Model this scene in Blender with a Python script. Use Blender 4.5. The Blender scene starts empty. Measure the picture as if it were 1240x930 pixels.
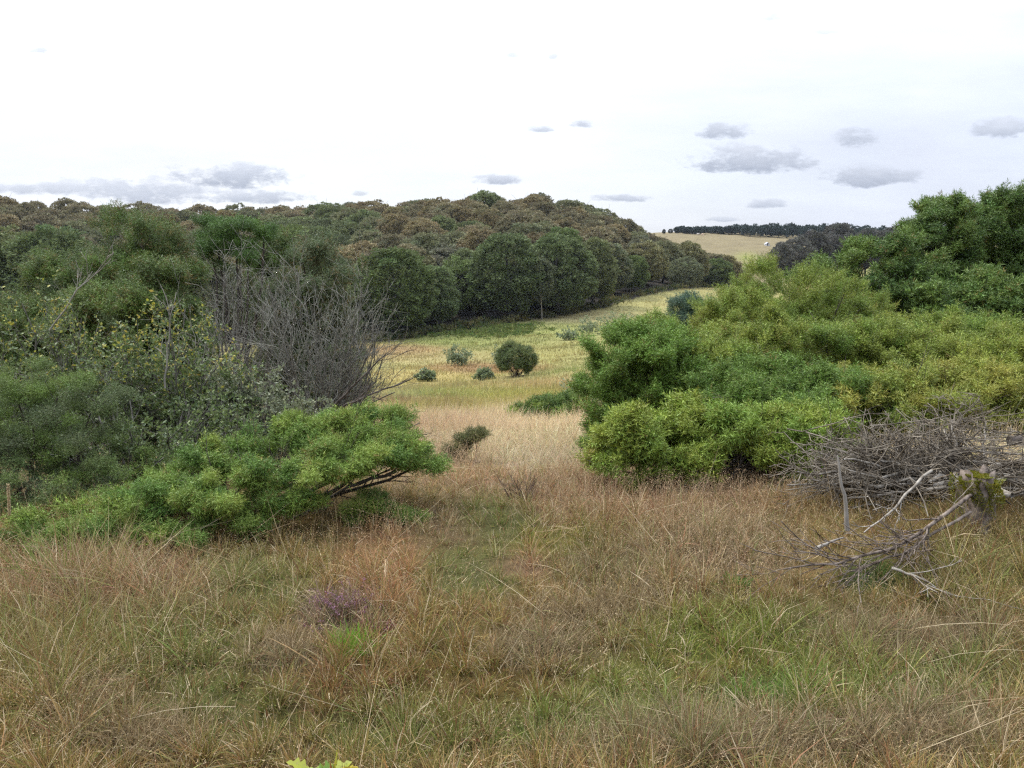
import bpy, math
import numpy as np
from mathutils import Vector

sc = bpy.context.scene
COL = sc.collection
RNG = np.random.default_rng(11)
PI = math.pi

# ------------------------------------------------------------------ camera geometry
F = 973.0                       # focal length in pixels of the 1240 x 930 photograph
PITCH = math.radians(9.6)
EYE = 1.65
CP, SP = math.cos(PITCH), math.sin(PITCH)

def ray(px, py):
    a = (px - 620.0) / F
    b = -(py - 465.0) / F
    return np.array([a, CP + b * SP, -SP + b * CP])

def at(px, py, Y):
    """point on the line of sight through a photo pixel at forward distance Y (metres)"""
    d = ray(px, py)
    return np.array([d[0] * Y / d[1], Y, EYE + d[2] * Y / d[1]])

def to_px(P):
    P = np.asarray(P, float)
    y, z = P[..., 1], P[..., 2] - EYE
    dep = y * CP - z * SP
    up = y * SP + z * CP
    dep = np.maximum(dep, 0.05)
    return 620 + F * P[..., 0] / dep, 465 - F * up / dep

# ------------------------------------------------------------------ terrain
CTRL = []
def cz(a, Y, z): CTRL.append((a, Y, z))
def cpix(px, py, Y, h=0.0):
    p = at(px, py, Y); CTRL.append((p[0] / Y, Y, p[2] - h))
for a in (-1.3, -0.65, 0.0, 0.65, 1.3):
    cz(a, 0.7, 0.0); cz(a, 2.0, 0.0); cz(a, 3.6, 0.0)
cz(0, 5.2, 0.0); cz(-0.6, 5, 0.03); cz(0.56, 5.4, 0.26); cz(0.6, 4.6, 0.2); cz(0.52, 3.9, 0.04); cz(-1.3, 5, 0); cz(1.3, 5, .25); cz(0.3, 5.6, 0.02)
cz(0, 7.2, -0.3); cz(-0.6, 8, -0.5); cz(0.5, 8, -0.35); cz(0.2, 8, -0.5); cz(1.3, 9, -.2); cz(-1.3, 9, -.4)
cz(0, 11, -0.95); cz(0.04, 14, -1.5); cz(-0.6, 15, -2.0); cz(0.5, 16, -1.4); cz(1.3, 18, -1.2); cz(-1.3, 18, -2)
cpix(680, 507, 20); cpix(600, 480, 35); cpix(625, 457, 60); cpix(700, 430, 78); cpix(560, 440, 80); cpix(700, 480, 34)
cpix(520, 415, 115); cpix(480, 412, 125); cpix(600, 395, 140); cpix(720, 378, 156); cpix(815, 366, 172); cpix(720, 405, 110)
cpix(870, 352, 235); cpix(440, 440, 85)
cz(-0.6, 40, -5.5); cz(-0.6, 90, -9.5); cz(0.5, 60, -4); cz(0.5, 120, -6); cz(1.3, 60, -3); cz(-1.3, 60, -6); cz(1.3, 150, -2); cz(-1.3, 150, -4)
cz(0.3, 60, -6.0)
# wooded hill: skyline of the crowns minus the trees' height
cpix(600, 238, 285, 13); cpix(680, 241, 275, 13); cpix(520, 248, 300, 13); cpix(450, 248, 310, 13); cpix(330, 250, 330, 13)
cpix(228, 264, 350, 13); cpix(130, 247, 265, 13); cpix(0, 236, 245, 13); cpix(-200, 230, 245, 13); cpix(760, 268, 292, 12); cpix(800, 281, 305, 12)
cpix(850, 312, 275, 12); cpix(40, 310, 175, 12); cpix(200, 310, 200, 13)
cz(-0.62, 130, -9.5); cz(-0.3, 128, -12.6); cz(0.0, 200, -4.6); cz(-0.2, 200, -6.5); cz(0.14, 215, -5.5)
# far field and the woods on the right
cpix(860, 336, 385); cpix(930, 332, 385); cpix(800, 283, 525); cpix(930, 294, 480); cpix(860, 284.5, 520); cz(0.36, 215, -6.5); cz(0.45, 215, -5); cz(.28, 300, -12.5)
cz(0.6, 300, -2); cz(0.6, 520, 4); cz(1.3, 500, 2); cz(-1.3, 400, 3); cz(-0.5, 500, 0); cz(0, 520, 2)
for a in (-1.3, -0.5, 0.1, 0.5, 1.3): cz(a, 1500, -2.0)
CTRL = np.array(CTRL)
KA = 1.6
def _uv(a, Y): return np.stack([np.asarray(a) * KA, np.log(np.asarray(Y))], -1)
_C = _uv(CTRL[:, 0], CTRL[:, 1])
def _k(r2): return 0.5 * r2 * np.log(r2 + 1e-9)
def _tps_fit():
    n = len(_C)
    r2 = ((_C[:, None] - _C[None]) ** 2).sum(-1)
    A = np.zeros((n + 3, n + 3))
    A[:n, :n] = _k(r2) + np.eye(n) * 0.004
    A[:n, n] = 1; A[:n, n + 1:] = _C
    A[n:, :n] = A[:n, n:].T
    b = np.zeros(n + 3); b[:n] = CTRL[:, 2]
    return np.linalg.solve(A, b)
_W = _tps_fit()

def ground_z(x, y, bumps=True):
    x = np.atleast_1d(np.asarray(x, float)); y = np.atleast_1d(np.asarray(y, float))
    shp = x.shape; x = x.ravel(); y = y.ravel()
    r = np.maximum(np.hypot(x, y), 0.4)
    az = np.arctan2(x, y)
    s = np.sign(az); m = np.abs(az)
    u = np.where(m < 0.85, m, 0.85 - (m - 0.85) * 0.85 / (PI - 0.85)) * s     # mirrors round behind
    a = np.tan(u); Yy = np.maximum(r * np.cos(u), 0.4)
    Q = _uv(a, Yy)
    out = np.empty(len(x)); n = len(_C)
    for i in range(0, len(x), 40000):
        q = Q[i:i + 40000]
        r2 = ((q[:, None] - _C[None]) ** 2).sum(-1)
        out[i:i + 40000] = _k(r2) @ _W[:n] + _W[n] + q @ _W[n + 1:]
    if bumps:
        out += 0.018 * np.sin(x * 2.3 + 1.1 * np.sin(y * 1.7)) * np.sin(y * 2.9 + .7) + 0.012 * np.sin(x * 6.1 + y * 3.3) * np.sin(y * 5.2 - x * 2)
        f = np.clip((r - 12) / 30, 0, 1)
        out += f * (0.18 * np.sin(x * 0.31 + 1.3 * np.sin(y * 0.11)) * np.sin(y * 0.23 + 1) + 0.08 * np.sin(x * .9 + y * .4) * np.sin(y * .8))
    return out.reshape(shp)

def gz(x, y): return float(ground_z(x, y)[0])

def on_ground(px, py, h=0.0, y0=2.0, y1=40.0):
    """where the line of sight through a photo pixel meets the surface h metres above the ground"""
    d = ray(px, py); ys = np.exp(np.linspace(math.log(y0), math.log(y1), 500))
    xx = d[0] / d[1] * ys; zz = EYE + d[2] / d[1] * ys
    k = int(np.argmax(zz < ground_z(xx, ys) + h))
    return np.array([xx[k], ys[k], zz[k]])
FOOT = []        # footprints of shrubs that stand in the meadow: x, y, radius

# ------------------------------------------------------------------ colours
def lin(r, g, b):
    c = np.array([r, g, b], float) / 255.0
    return np.where(c <= 0.04045, c / 12.92, ((c + 0.055) / 1.055) ** 2.4)

# patches of the ground cover, where they lie (photo x, y, half-widths), colour of the plants there
PATCH = [
    (560, 408, 95, 11, (122, 128, 66)), (470, 426, 70, 9, (146, 118, 78)), (720, 384, 110, 7, (164, 150, 104)), (640, 396, 70, 8, (130, 132, 72)),
    (520, 432, 90, 6, (162, 148, 94)), (660, 428, 80, 11, (150, 144, 82)), (590, 446, 60, 6, (150, 116, 76)), (540, 459, 70, 8, (172, 152, 88)),
    (620, 466, 100, 9, (162, 148, 94)), (630, 480, 90, 8, (158, 150, 74)), (500, 489, 55, 5, (140, 108, 76)), (560, 497, 110, 6, (164, 150, 84)),
    (700, 402, 60, 8, (150, 150, 84)), (770, 385, 60, 9, (150, 146, 84)),
    (620, 527, 120, 14, (210, 188, 144)), (655, 560, 60, 10, (198, 178, 142)), (490, 555, 80, 22, (196, 168, 130)), (560, 575, 60, 14, (172, 136, 96)),
    (600, 632, 42, 24, (104, 112, 54)), (680, 655, 52, 14, (126, 120, 50)), (570, 692, 52, 28, (116, 118, 62)), (462, 690, 42, 55, (164, 122, 80)),
    (540, 640, 50, 20, (140, 116, 78)), (625, 688, 34, 12, (172, 134, 100)), (780, 600, 150, 32, (146, 112, 80)), (870, 665, 80, 40, (150, 126, 92)),
    (740, 690, 60, 30, (128, 112, 72)), (900, 775, 110, 34, (112, 122, 44)), (945, 842, 75, 18, (86, 128, 42)), (1058, 700, 34, 18, (72, 104, 44)),
    (760, 830, 60, 30, (118, 122, 52)), (880, 905, 170, 30, (136, 122, 92)), (1130, 890, 80, 34, (138, 124, 92)), (650, 790, 45, 20, (136, 120, 90)),
    (560, 850, 110, 50, (126, 104, 50)), (500, 890, 90, 40, (104, 112, 52)), (130, 715, 150, 36, (160, 132, 98)), (90, 800, 110, 45, (128, 116, 66)),
    (300, 715, 60, 34, (114, 116, 58)), (270, 860, 90, 40, (104, 106, 52)), (345, 800, 42, 18, (138, 124, 94)), (400, 830, 80, 30, (136, 104, 62)),
    (720, 770, 60, 26, (124, 108, 66)), (1000, 760, 60, 26, (120, 114, 68)), (1120, 780, 90, 24, (140, 124, 96)), (1180, 700, 60, 40, (130, 120, 66)),
    (760, 880, 110, 34, (114, 124, 58)), (1060, 830, 110, 34, (120, 126, 60)), (210, 785, 90, 36, (118, 120, 62)), (1160, 830, 70, 30, (126, 124, 70)),
    (640, 880, 60, 30, (100, 116, 48)), (170, 890, 110, 30, (132, 112, 70)), (410, 745, 46, 22, (132, 108, 92)),
]
PX = np.array([[p[0], p[1], p[2], p[3]] for p in PATCH], float)
PCOL = np.array([lin(*p[4]) for p in PATCH])
PCOL = PCOL * .95 + PCOL.mean(1, keepdims=True) * .05

def cover_colour(px, py):
    """albedo of the plant cover at photo position"""
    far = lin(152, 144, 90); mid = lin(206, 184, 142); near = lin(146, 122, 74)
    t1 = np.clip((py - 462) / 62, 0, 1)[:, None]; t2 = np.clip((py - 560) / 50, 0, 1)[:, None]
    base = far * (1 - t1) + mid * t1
    base = base * (1 - t2) + near * t2
    out = np.empty((len(px), 3))
    for i in range(0, len(px), 40000):
        sl = slice(i, i + 40000)
        d2 = ((px[sl, None] - PX[None, :, 0]) / PX[None, :, 2]) ** 2 + ((py[sl, None] - PX[None, :, 1]) / PX[None, :, 3]) ** 2
        w = np.exp(-1.1 * d2 ** 1.5) * 2.6
        out[sl] = (base[sl] * 0.45 + w @ PCOL) / (0.45 + w.sum(1, keepdims=True))
    return out

# ------------------------------------------------------------------ mesh helpers
def build(name, V, tris=None, quads=None, col=None, mat=None, parent=None, smooth=False):
    me = bpy.data.meshes.new(name)
    V = np.ascontiguousarray(V, np.float32).reshape(-1, 3)
    nt = 0 if tris is None else len(tris); nq = 0 if quads is None else len(quads)
    me.vertices.add(len(V)); me.vertices.foreach_set('co', V.ravel())
    li = []
    if nt: li.append(np.asarray(tris, np.int32).ravel())
    if nq: li.append(np.asarray(quads, np.int32).ravel())
    li = np.concatenate(li)
    me.loops.add(len(li)); me.loops.foreach_set('vertex_index', li)
    me.polygons.add(nt + nq)
    st = np.concatenate([np.arange(nt) * 3, nt * 3 + np.arange(nq) * 4]).astype(np.int32)
    me.polygons.foreach_set('loop_start', st)
    if smooth: me.polygons.foreach_set('use_smooth', np.ones(nt + nq, bool))
    me.update(calc_edges=True)
    if col is not None:
        at_ = me.color_attributes.new('Col', 'FLOAT_COLOR', 'POINT')
        c = np.ones((len(V), 4), np.float32); c[:, :3] = col
        at_.data.foreach_set('color', c.ravel())
    if mat: me.materials.append(mat)
    o = bpy.data.objects.new(name, me); COL.objects.link(o)
    if parent: o.parent = parent
    return o

def thing(name, label, cat, loc=(0, 0, 0), group=None, rz=0.0):
    o = bpy.data.objects.new(name, None); COL.objects.link(o)
    o.empty_display_size = 0.2
    o.location = tuple(float(v) for v in loc); o.rotation_euler = (0, 0, rz)
    o['label'] = label; o['category'] = cat
    if group: o['group'] = group
    return o

def tag(o, label, cat, group=None, kind=None):
    o['label'] = label; o['category'] = cat
    if group: o['group'] = group
    if kind: o['kind'] = kind
    return o

def unit(v):
    return v / np.maximum(np.linalg.norm(v, axis=-1, keepdims=True), 1e-9)

def frames(d, rng, roll=None):
    """rotation matrices whose z column is d"""
    d = unit(d)
    h = np.where(np.abs(d[:, 2:3]) < 0.9, np.array([[0, 0, 1.0]]), np.array([[1.0, 0, 0]]))
    x = unit(np.cross(h, d)); y = np.cross(d, x)
    t = rng.uniform(0, 2 * PI, len(d)) if roll is None else roll
    c, s = np.cos(t)[:, None], np.sin(t)[:, None]
    return np.stack([x * c + y * s, -x * s + y * c, d], -1)

def scatter(T, pos, R, scale):
    """T (t,k,3) template faces -> vertices and faces of all copies"""
    t, k, _ = T.shape
    V = np.einsum('nij,tkj->ntki', R, T) * np.asarray(scale).reshape(-1, 1, 1, 1) + pos[:, None, None, :]
    n = len(pos)
    return V.reshape(-1, 3), np.arange(n * t * k).reshape(-1, k)

def tubes(paths, radii, sides=4):
    """paths (n,k,3), radii (n,k) -> verts, quads"""
    n, k, _ = paths.shape
    tan = np.gradient(paths, axis=1); tan = unit(tan)
    h = np.where(np.abs(tan[..., 2:3]) < 0.9, np.array([0, 0, 1.0]), np.array([1.0, 0, 0]))
    x = unit(np.cross(h, tan)); y = np.cross(tan, x)
    an = np.arange(sides) * 2 * PI / sides
    ring = x[:, :, None] * np.cos(an)[None, None, :, None] + y[:, :, None] * np.sin(an)[None, None, :, None]
    V = paths[:, :, None] + ring * radii[:, :, None, None]
    base = (np.arange(n) * k * sides)[:, None, None]
    i = np.arange(k - 1)[None, :, None] * sides
    j = np.arange(sides)[None, None, :]; j2 = (j + 1) % sides
    q = np.stack([base + i + j, base + i + j2, base + i + sides + j2, base + i + sides + j], -1).reshape(-1, 4)
    return V.reshape(-1, 3), q

class Geo:
    """collects pieces of one part"""
    def __init__(s): s.V = []; s.T = []; s.Q = []; s.C = []; s.n = 0
    def add(s, V, tris=None, quads=None, col=(1, 1, 1)):
        V = np.asarray(V).reshape(-1, 3)
        if tris is not None and len(tris): s.T.append(np.asarray(tris) + s.n)
        if quads is not None and len(quads): s.Q.append(np.asarray(quads) + s.n)
        c = np.asarray(col, float)
        s.C.append(np.broadcast_to(c, (len(V), 3)) if c.ndim == 1 else c)
        s.V.append(V); s.n += len(V); return s
    def tube(s, paths, radii, sides=4, col=(1, 1, 1)):
        V, q = tubes(paths, radii, sides)
        c = np.asarray(col, float)
        if c.ndim == 2: c = np.repeat(c, paths.shape[1] * sides, 0)
        return s.add(V, quads=q, col=c)
    def build(s, name, mat, parent=None, origin=(0, 0, 0), smooth=False):
        V = np.concatenate(s.V) - np.asarray(origin)
        return build(name, V, np.concatenate(s.T) if s.T else None, np.concatenate(s.Q) if s.Q else None, np.concatenate(s.C), mat, parent, smooth)

def curve_path(p0, d0, L, k, wig, rng, up=0.0):
    """n random-walk paths"""
    n = len(p0); d = unit(d0); P = [p0]
    st = (L / (k - 1))[:, None]
    for i in range(k - 1):
        P.append(P[-1] + d * st)
        d = unit(d + rng.normal(0, wig, (n, 3)) + np.array([0, 0, up]))
    return np.stack(P, 1)

def grow(paths, radii, nchild, t0, t1, l0, l1, a0, a1, k, wig, rng, up=0.0, rr=0.6, tip=0.35):
    n, kk, _ = paths.shape
    m = n * nchild
    par = np.repeat(np.arange(n), nchild)
    t = rng.uniform(t0, t1, m) * (kk - 1)
    i = np.clip(t.astype(int), 0, kk - 2); f = (t - i)[:, None]
    p0 = paths[par, i] * (1 - f) + paths[par, i + 1] * f
    tan = unit(paths[par, i + 1] - paths[par, i])
    an = rng.uniform(a0, a1, m)[:, None]
    perp = unit(np.cross(tan, rng.normal(0, 1, (m, 3))))
    d = tan * np.cos(an) + perp * np.sin(an) + np.array([0, 0, up])
    L = rng.uniform(l0, l1, m)
    P = curve_path(p0, d, L, k, wig, rng, up * 0.4)
    r0 = (radii[par, i] * (1 - f[:, 0]) + radii[par, i + 1] * f[:, 0]) * rr
    R = r0[:, None] * np.linspace(1, tip, k)[None]
    return P, R

# ------------------------------------------------------------------ materials
def mat_nodes(name):
    m = bpy.data.materials.new(name); m.use_nodes = True
    nt = m.node_tree
    for n in list(nt.nodes): nt.nodes.remove(n)
    return m, nt
def N(nt, typ, **kw):
    n = nt.nodes.new(typ)
    for k, v in kw.items(): setattr(n, k, v)
    return n

def leaf_material(name, transl=0.3, rough=0.6, spec=0.25, objcol=False, noise=0.0, nscale=3.0):
    m, nt = mat_nodes(name)
    out = N(nt, 'ShaderNodeOutputMaterial')
    at_ = N(nt, 'ShaderNodeAttribute', attribute_name='Col')
    c = at_.outputs['Color']
    if objcol:
        oi = N(nt, 'ShaderNodeObjectInfo')
        mx = N(nt, 'ShaderNodeMix', data_type='RGBA', blend_type='MULTIPLY'); mx.inputs[0].default_value = 1
        nt.links.new(c, mx.inputs[6]); nt.links.new(oi.outputs['Color'], mx.inputs[7]); c = mx.outputs[2]
    if noise:
        ge = N(nt, 'ShaderNodeNewGeometry')
        no = N(nt, 'ShaderNodeTexNoise'); no.inputs['Scale'].default_value = nscale; no.inputs['Detail'].default_value = 2
        nt.links.new(ge.outputs['Position'], no.inputs['Vector'])
        mr = N(nt, 'ShaderNodeMapRange'); mr.inputs[1].default_value = .3; mr.inputs[2].default_value = .7
        mr.inputs[3].default_value = 1 - noise; mr.inputs[4].default_value = 1 + noise
        nt.links.new(no.outputs['Fac'], mr.inputs[0])
        hs = N(nt, 'ShaderNodeHueSaturation'); nt.links.new(mr.outputs[0], hs.inputs['Value']); nt.links.new(c, hs.inputs['Color'])
        c = hs.outputs['Color']
    p = N(nt, 'ShaderNodeBsdfPrincipled')
    p.inputs['Roughness'].default_value = rough; p.inputs['Specular IOR Level'].default_value = spec
    nt.links.new(c, p.inputs['Base Color'])
    if transl > 0:
        tr = N(nt, 'ShaderNodeBsdfTranslucent'); nt.links.new(c, tr.inputs['Color'])
        ms = N(nt, 'ShaderNodeMixShader'); ms.inputs[0].default_value = transl
        nt.links.new(p.outputs[0], ms.inputs[1]); nt.links.new(tr.outputs[0], ms.inputs[2])
        nt.links.new(ms.outputs[0], out.inputs['Surface'])
    else:
        nt.links.new(p.outputs[0], out.inputs['Surface'])
    return m

M_NEEDLE = leaf_material('juniper_needles', 0.14, 0.5, 0.25)
M_LEAF = leaf_material('broad_leaves', 0.3, 0.45, 0.4)
M_GRASS = leaf_material('grass_blades', 0.3, 0.6, 0.2)
M_CROWN = leaf_material('tree_crown', 0.2, 0.7, 0.15, objcol=True, noise=0.22, nscale=0.35)
M_FAR = leaf_material('far_foliage', 0.2, 0.7, 0.1)

def bark_material(name, c1, c2, scale=14.0):
    m, nt = mat_nodes(name)
    out = N(nt, 'ShaderNodeOutputMaterial'); p = N(nt, 'ShaderNodeBsdfPrincipled'); p.inputs['Roughness'].default_value = 0.85
    p.inputs['Specular IOR Level'].default_value = 0.2
    tc = N(nt, 'ShaderNodeTexCoord'); no = N(nt, 'ShaderNodeTexNoise'); no.inputs['Scale'].default_value = scale; no.inputs['Detail'].default_value = 5
    nt.links.new(tc.outputs['Object'], no.inputs['Vector'])
    rp = N(nt, 'ShaderNodeValToRGB'); rp.color_ramp.elements[0].position = 0.35; rp.color_ramp.elements[1].position = 0.65
    rp.color_ramp.elements[0].color = (*c1, 1); rp.color_ramp.elements[1].color = (*c2, 1)
    nt.links.new(no.outputs['Fac'], rp.inputs['Fac'])
    at_ = N(nt, 'ShaderNodeAttribute', attribute_name='Col')
    mx = N(nt, 'ShaderNodeMix', data_type='RGBA', blend_type='MULTIPLY'); mx.inputs[0].default_value = 1
    nt.links.new(rp.outputs['Color'], mx.inputs[6]); nt.links.new(at_.outputs['Color'], mx.inputs[7])
    nt.links.new(mx.outputs[2], p.inputs['Base Color'])
    bp = N(nt, 'ShaderNodeBump'); bp.inputs['Strength'].default_value = 0.5; bp.inputs['Distance'].default_value = 0.01
    nt.links.new(no.outputs['Fac'], bp.inputs['Height']); nt.links.new(bp.outputs[0], p.inputs['Normal'])
    nt.links.new(p.outputs[0], out.inputs['Surface'])
    return m
M_BARK = bark_material('juniper_bark', (0.05, 0.04, 0.03), (0.13, 0.105, 0.08))
M_GREYTWIG = bark_material('grey_twigs', (0.10, 0.094, 0.068), (0.31, 0.295, 0.235), 30)
M_SHRUBTWIG = bark_material('shrub_twigs', (0.075, 0.066, 0.05), (0.22, 0.2, 0.16), 25)
M_BROWNWOOD = bark_material('brown_dead_wood', (0.07, 0.05, 0.035), (0.24, 0.19, 0.145), 26)
M_TANGLE = bark_material('grey_brown_twigs', (0.055, 0.042, 0.028), (0.28, 0.235, 0.17), 9)
M_DEADWOOD = bark_material('bleached_dead_wood', (0.16, 0.135, 0.1), (0.40, 0.355, 0.28), 22)
M_TRUNK = bark_material('forest_bark', (0.05, 0.045, 0.04), (0.13, 0.12, 0.10), 2)
M_PALEBARK = bark_material('pale_bark', (0.22, 0.19, 0.15), (0.42, 0.38, 0.31), 3)

# ------------------------------------------------------------------ ground
def make_ground():
    az = np.concatenate([np.linspace(-PI, -0.8, 40, endpoint=False), np.linspace(-0.8, 0.8, 420, endpoint=False), np.linspace(0.8, PI, 40, endpoint=False)])
    nr = 430
    rr = np.exp(np.linspace(math.log(0.5), math.log(2500), nr))
    A, Rr = np.meshgrid(az, rr, indexing='ij')
    X = (Rr * np.sin(A)).ravel(); Y = (Rr * np.cos(A)).ravel()
    Z = ground_z(X, Y)
    V = np.stack([X, Y, Z], -1)
    na = len(az)
    i = np.arange(na)[:, None]; j = np.arange(nr - 1)[None]
    i2 = (i + 1) % na
    q = np.stack([i * nr + j, i2 * nr + j, i2 * nr + j + 1, i * nr + j + 1], -1).reshape(-1, 4)
    px, py = to_px(V)
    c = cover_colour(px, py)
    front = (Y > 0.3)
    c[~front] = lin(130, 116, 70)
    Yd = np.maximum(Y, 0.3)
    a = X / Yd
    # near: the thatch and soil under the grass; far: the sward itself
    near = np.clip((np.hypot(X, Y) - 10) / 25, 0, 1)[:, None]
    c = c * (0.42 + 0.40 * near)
    # woodland floor
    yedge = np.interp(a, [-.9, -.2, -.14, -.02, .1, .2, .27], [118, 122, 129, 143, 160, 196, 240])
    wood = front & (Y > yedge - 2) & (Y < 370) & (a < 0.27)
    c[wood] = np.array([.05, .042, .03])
    # stubble field beyond the hill
    fld = front & (a > .13) & (a < .42) & (Y > 330)
    c[fld] = lin(120, 108, 78)
    w = np.exp(-(((px - 905) / 16) ** 2 + ((py - 312) / 6) ** 2))[:, None] * fld[:, None]
    c = c * (1 - w) + lin(122, 122, 66) * w
    w = (np.exp(-(((px - 880) / 40) ** 2 + ((py - 330) / 7) ** 2)) * .7)[:, None] * fld[:, None]
    c = c * (1 - w) + lin(130, 120, 76) * w
    V = np.vstack([V, [[0, 0, gz(0.01, 0.4)]]]); c = np.vstack([c, c[:1]])
    ctr = len(V) - 1
    ii = np.arange(na)
    tri = np.stack([np.full(na, ctr), ((ii + 1) % na) * nr, ii * nr], -1)
    m, nt = mat_nodes('ground_cover')
    out = N(nt, 'ShaderNodeOutputMaterial'); p = N(nt, 'ShaderNodeBsdfPrincipled'); p.inputs['Roughness'].default_value = 0.95; p.inputs['Specular IOR Level'].default_value = .1
    at_ = N(nt, 'ShaderNodeAttribute', attribute_name='Col'); ge = N(nt, 'ShaderNodeNewGeometry')
    c0 = at_.outputs['Color']
    for s, amt in ((0.12, .16), (0.9, .2), (9.0, .3)):
        no = N(nt, 'ShaderNodeTexNoise'); no.inputs['Scale'].default_value = s; no.inputs['Detail'].default_value = 6; no.inputs['Roughness'].default_value = .65
        nt.links.new(ge.outputs['Position'], no.inputs['Vector'])
        mr = N(nt, 'ShaderNodeMapRange'); mr.inputs[1].default_value = .3; mr.inputs[2].default_value = .7; mr.inputs[3].default_value = 1 - amt; mr.inputs[4].default_value = 1 + amt
        nt.links.new(no.outputs['Fac'], mr.inputs[0])
        hs = N(nt, 'ShaderNodeHueSaturation'); nt.links.new(mr.outputs[0], hs.inputs['Value']); nt.links.new(c0, hs.inputs['Color'])
        hr = N(nt, 'ShaderNodeMapRange'); hr.inputs[3].default_value = .5 - amt * .06; hr.inputs[4].default_value = .5 + amt * .06
        nt.links.new(no.outputs['Color'], hr.inputs[0]); nt.links.new(hr.outputs[0], hs.inputs['Hue'])
        c0 = hs.outputs['Color']
    nt.links.new(c0, p.inputs['Base Color'])
    bp = N(nt, 'ShaderNodeBump'); bp.inputs['Strength'].default_value = .8; bp.inputs['Distance'].default_value = .15
    nt.links.new(no.outputs['Fac'], bp.inputs['Height']); nt.links.new(bp.outputs[0], p.inputs['Normal'])
    nt.links.new(p.outputs[0], out.inputs['Surface'])
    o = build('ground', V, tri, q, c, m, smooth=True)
    tag(o, 'heath slope and valley floor with grass, rising to the wooded hill', 'ground', kind='structure')
make_ground()

# ------------------------------------------------------------------ templates
def needle_spray(nside, per, nl, nw, rng):
    """one juniper shoot: a leading twig with side shoots set with needles; length 1 along z"""
    tris = []
    axes = [(np.array([0, 0, 0.0]), np.array([0, 0, 1.0]), 1.0)]
    for s in range(nside):
        t = 0.1 + 0.75 * s / max(nside - 1, 1); ph = s * 2.4 + rng.uniform(-.3, .3)
        d = unit(np.array([math.cos(ph) * .8, math.sin(ph) * .8, 0.75]))
        axes.append((np.array([0, 0, t]), d, 0.5 * (1.1 - t * 0.6)))
    for p, d, L in axes:
        x = unit(np.cross(d, [0.3, 1, 0.2])); y = np.cross(d, x)
        for i in range(per):
            t = (i + rng.uniform(0.1, 0.9)) / per; ph = i * 2.4 + rng.uniform(-.4, .4)
            r = x * math.cos(ph) + y * math.sin(ph); s = -x * math.sin(ph) + y * math.cos(ph)
            b = p + d * L * t
            tip = b + (r * 0.75 + d * 0.8) * nl * rng.uniform(.7, 1.2)
            tris.append([b - s * nw, b + s * nw, tip])
    return np.array(tris)

def diamond(l=1.0, w=0.45, fold=0.12):
    """a leaf of two folded halves"""
    b = [0, 0, 0]; t = [0, 0.02, l]; r = [w / 2, fold * w, l * .5]; q = [-w / 2, fold * w, l * .5]
    return np.array([[b, r, t], [b, t, q]], float)

_r = np.random.default_rng(3)
SPRAY_NEAR = [needle_spray(6, 8, .13, .014, _r) for _ in range(3)]
SPRAY_MID = [needle_spray(5, 6, .16, .021, _r) for _ in range(3)]
SPRAY_FAR = [needle_spray(4, 5, .22, .036, _r) for _ in range(3)]

def foliage(geo, C, Rl, D, per, T, size, cols, rng, outw=0.8, lean=0.5, up=0.35, noise=0.35, shell=0.55, droop=0.0, hemi=-0.35, brown=0.0, plume=0.0):
    """foliage of lobes: C centres (n,3), Rl radii (n,3), D leading directions (n,3), cols (n,3)"""
    n = len(C)
    cnt = np.maximum(4, (per * (Rl.prod(1) ** (2 / 3)) / np.mean(Rl.prod(1) ** (2 / 3)))).astype(int)
    idx = np.repeat(np.arange(n), cnt); m = len(idx)
    q = unit(rng.normal(0, 1, (m, 3)))
    low = (q * D[idx]).sum(1) < hemi
    q[low] -= 1.6 * (q[low] * D[idx][low]).sum(1, keepdims=True) * D[idx][low]
    rad = shell + (1 - shell) * rng.uniform(0, 1, m) ** .6
    rad *= 1 + 0.28 * np.sin(q[:, 0] * 5 + idx) * np.sin(q[:, 1] * 6 + idx * 1.7) * 1.0
    v = q * rad[:, None] * Rl[idx]
    if plume:
        al = (v * D[idx]).sum(1, keepdims=True) * D[idx]
        v = (v - al) * (1 - .38 * plume) + al * (1 + .9 * plume)
    pos = C[idx] + v
    d = unit(outw * q + lean * D[idx] + np.array([0, 0, up - droop]) + rng.normal(0, noise, (m, 3)))
    sz = rng.uniform(size[0], size[1], m)
    st = rng.uniform(0, 1, m) < .05; sz[st] *= 1.4
    col = cols[idx] * rng.uniform(.72, 1.3, (m, 1)) * (1 + rng.normal(0, .05, (m, 3)))
    if brown: k_ = rng.uniform(0, 1, m) < brown; col[k_] = col[k_] * .35 + lin(136, 104, 60) * .65
    w = rng.integers(0, len(T), m)
    for k, t in enumerate(T):
        s = w == k
        if not s.any(): continue
        V, f = scatter(t, pos[s] - d[s] * sz[s][:, None] * 0.45, frames(d[s], rng), sz[s])
        geo.add(V, tris=f, col=np.repeat(np.clip(col[s], 0.004, .9), t.shape[0] * t.shape[1], 0))

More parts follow.
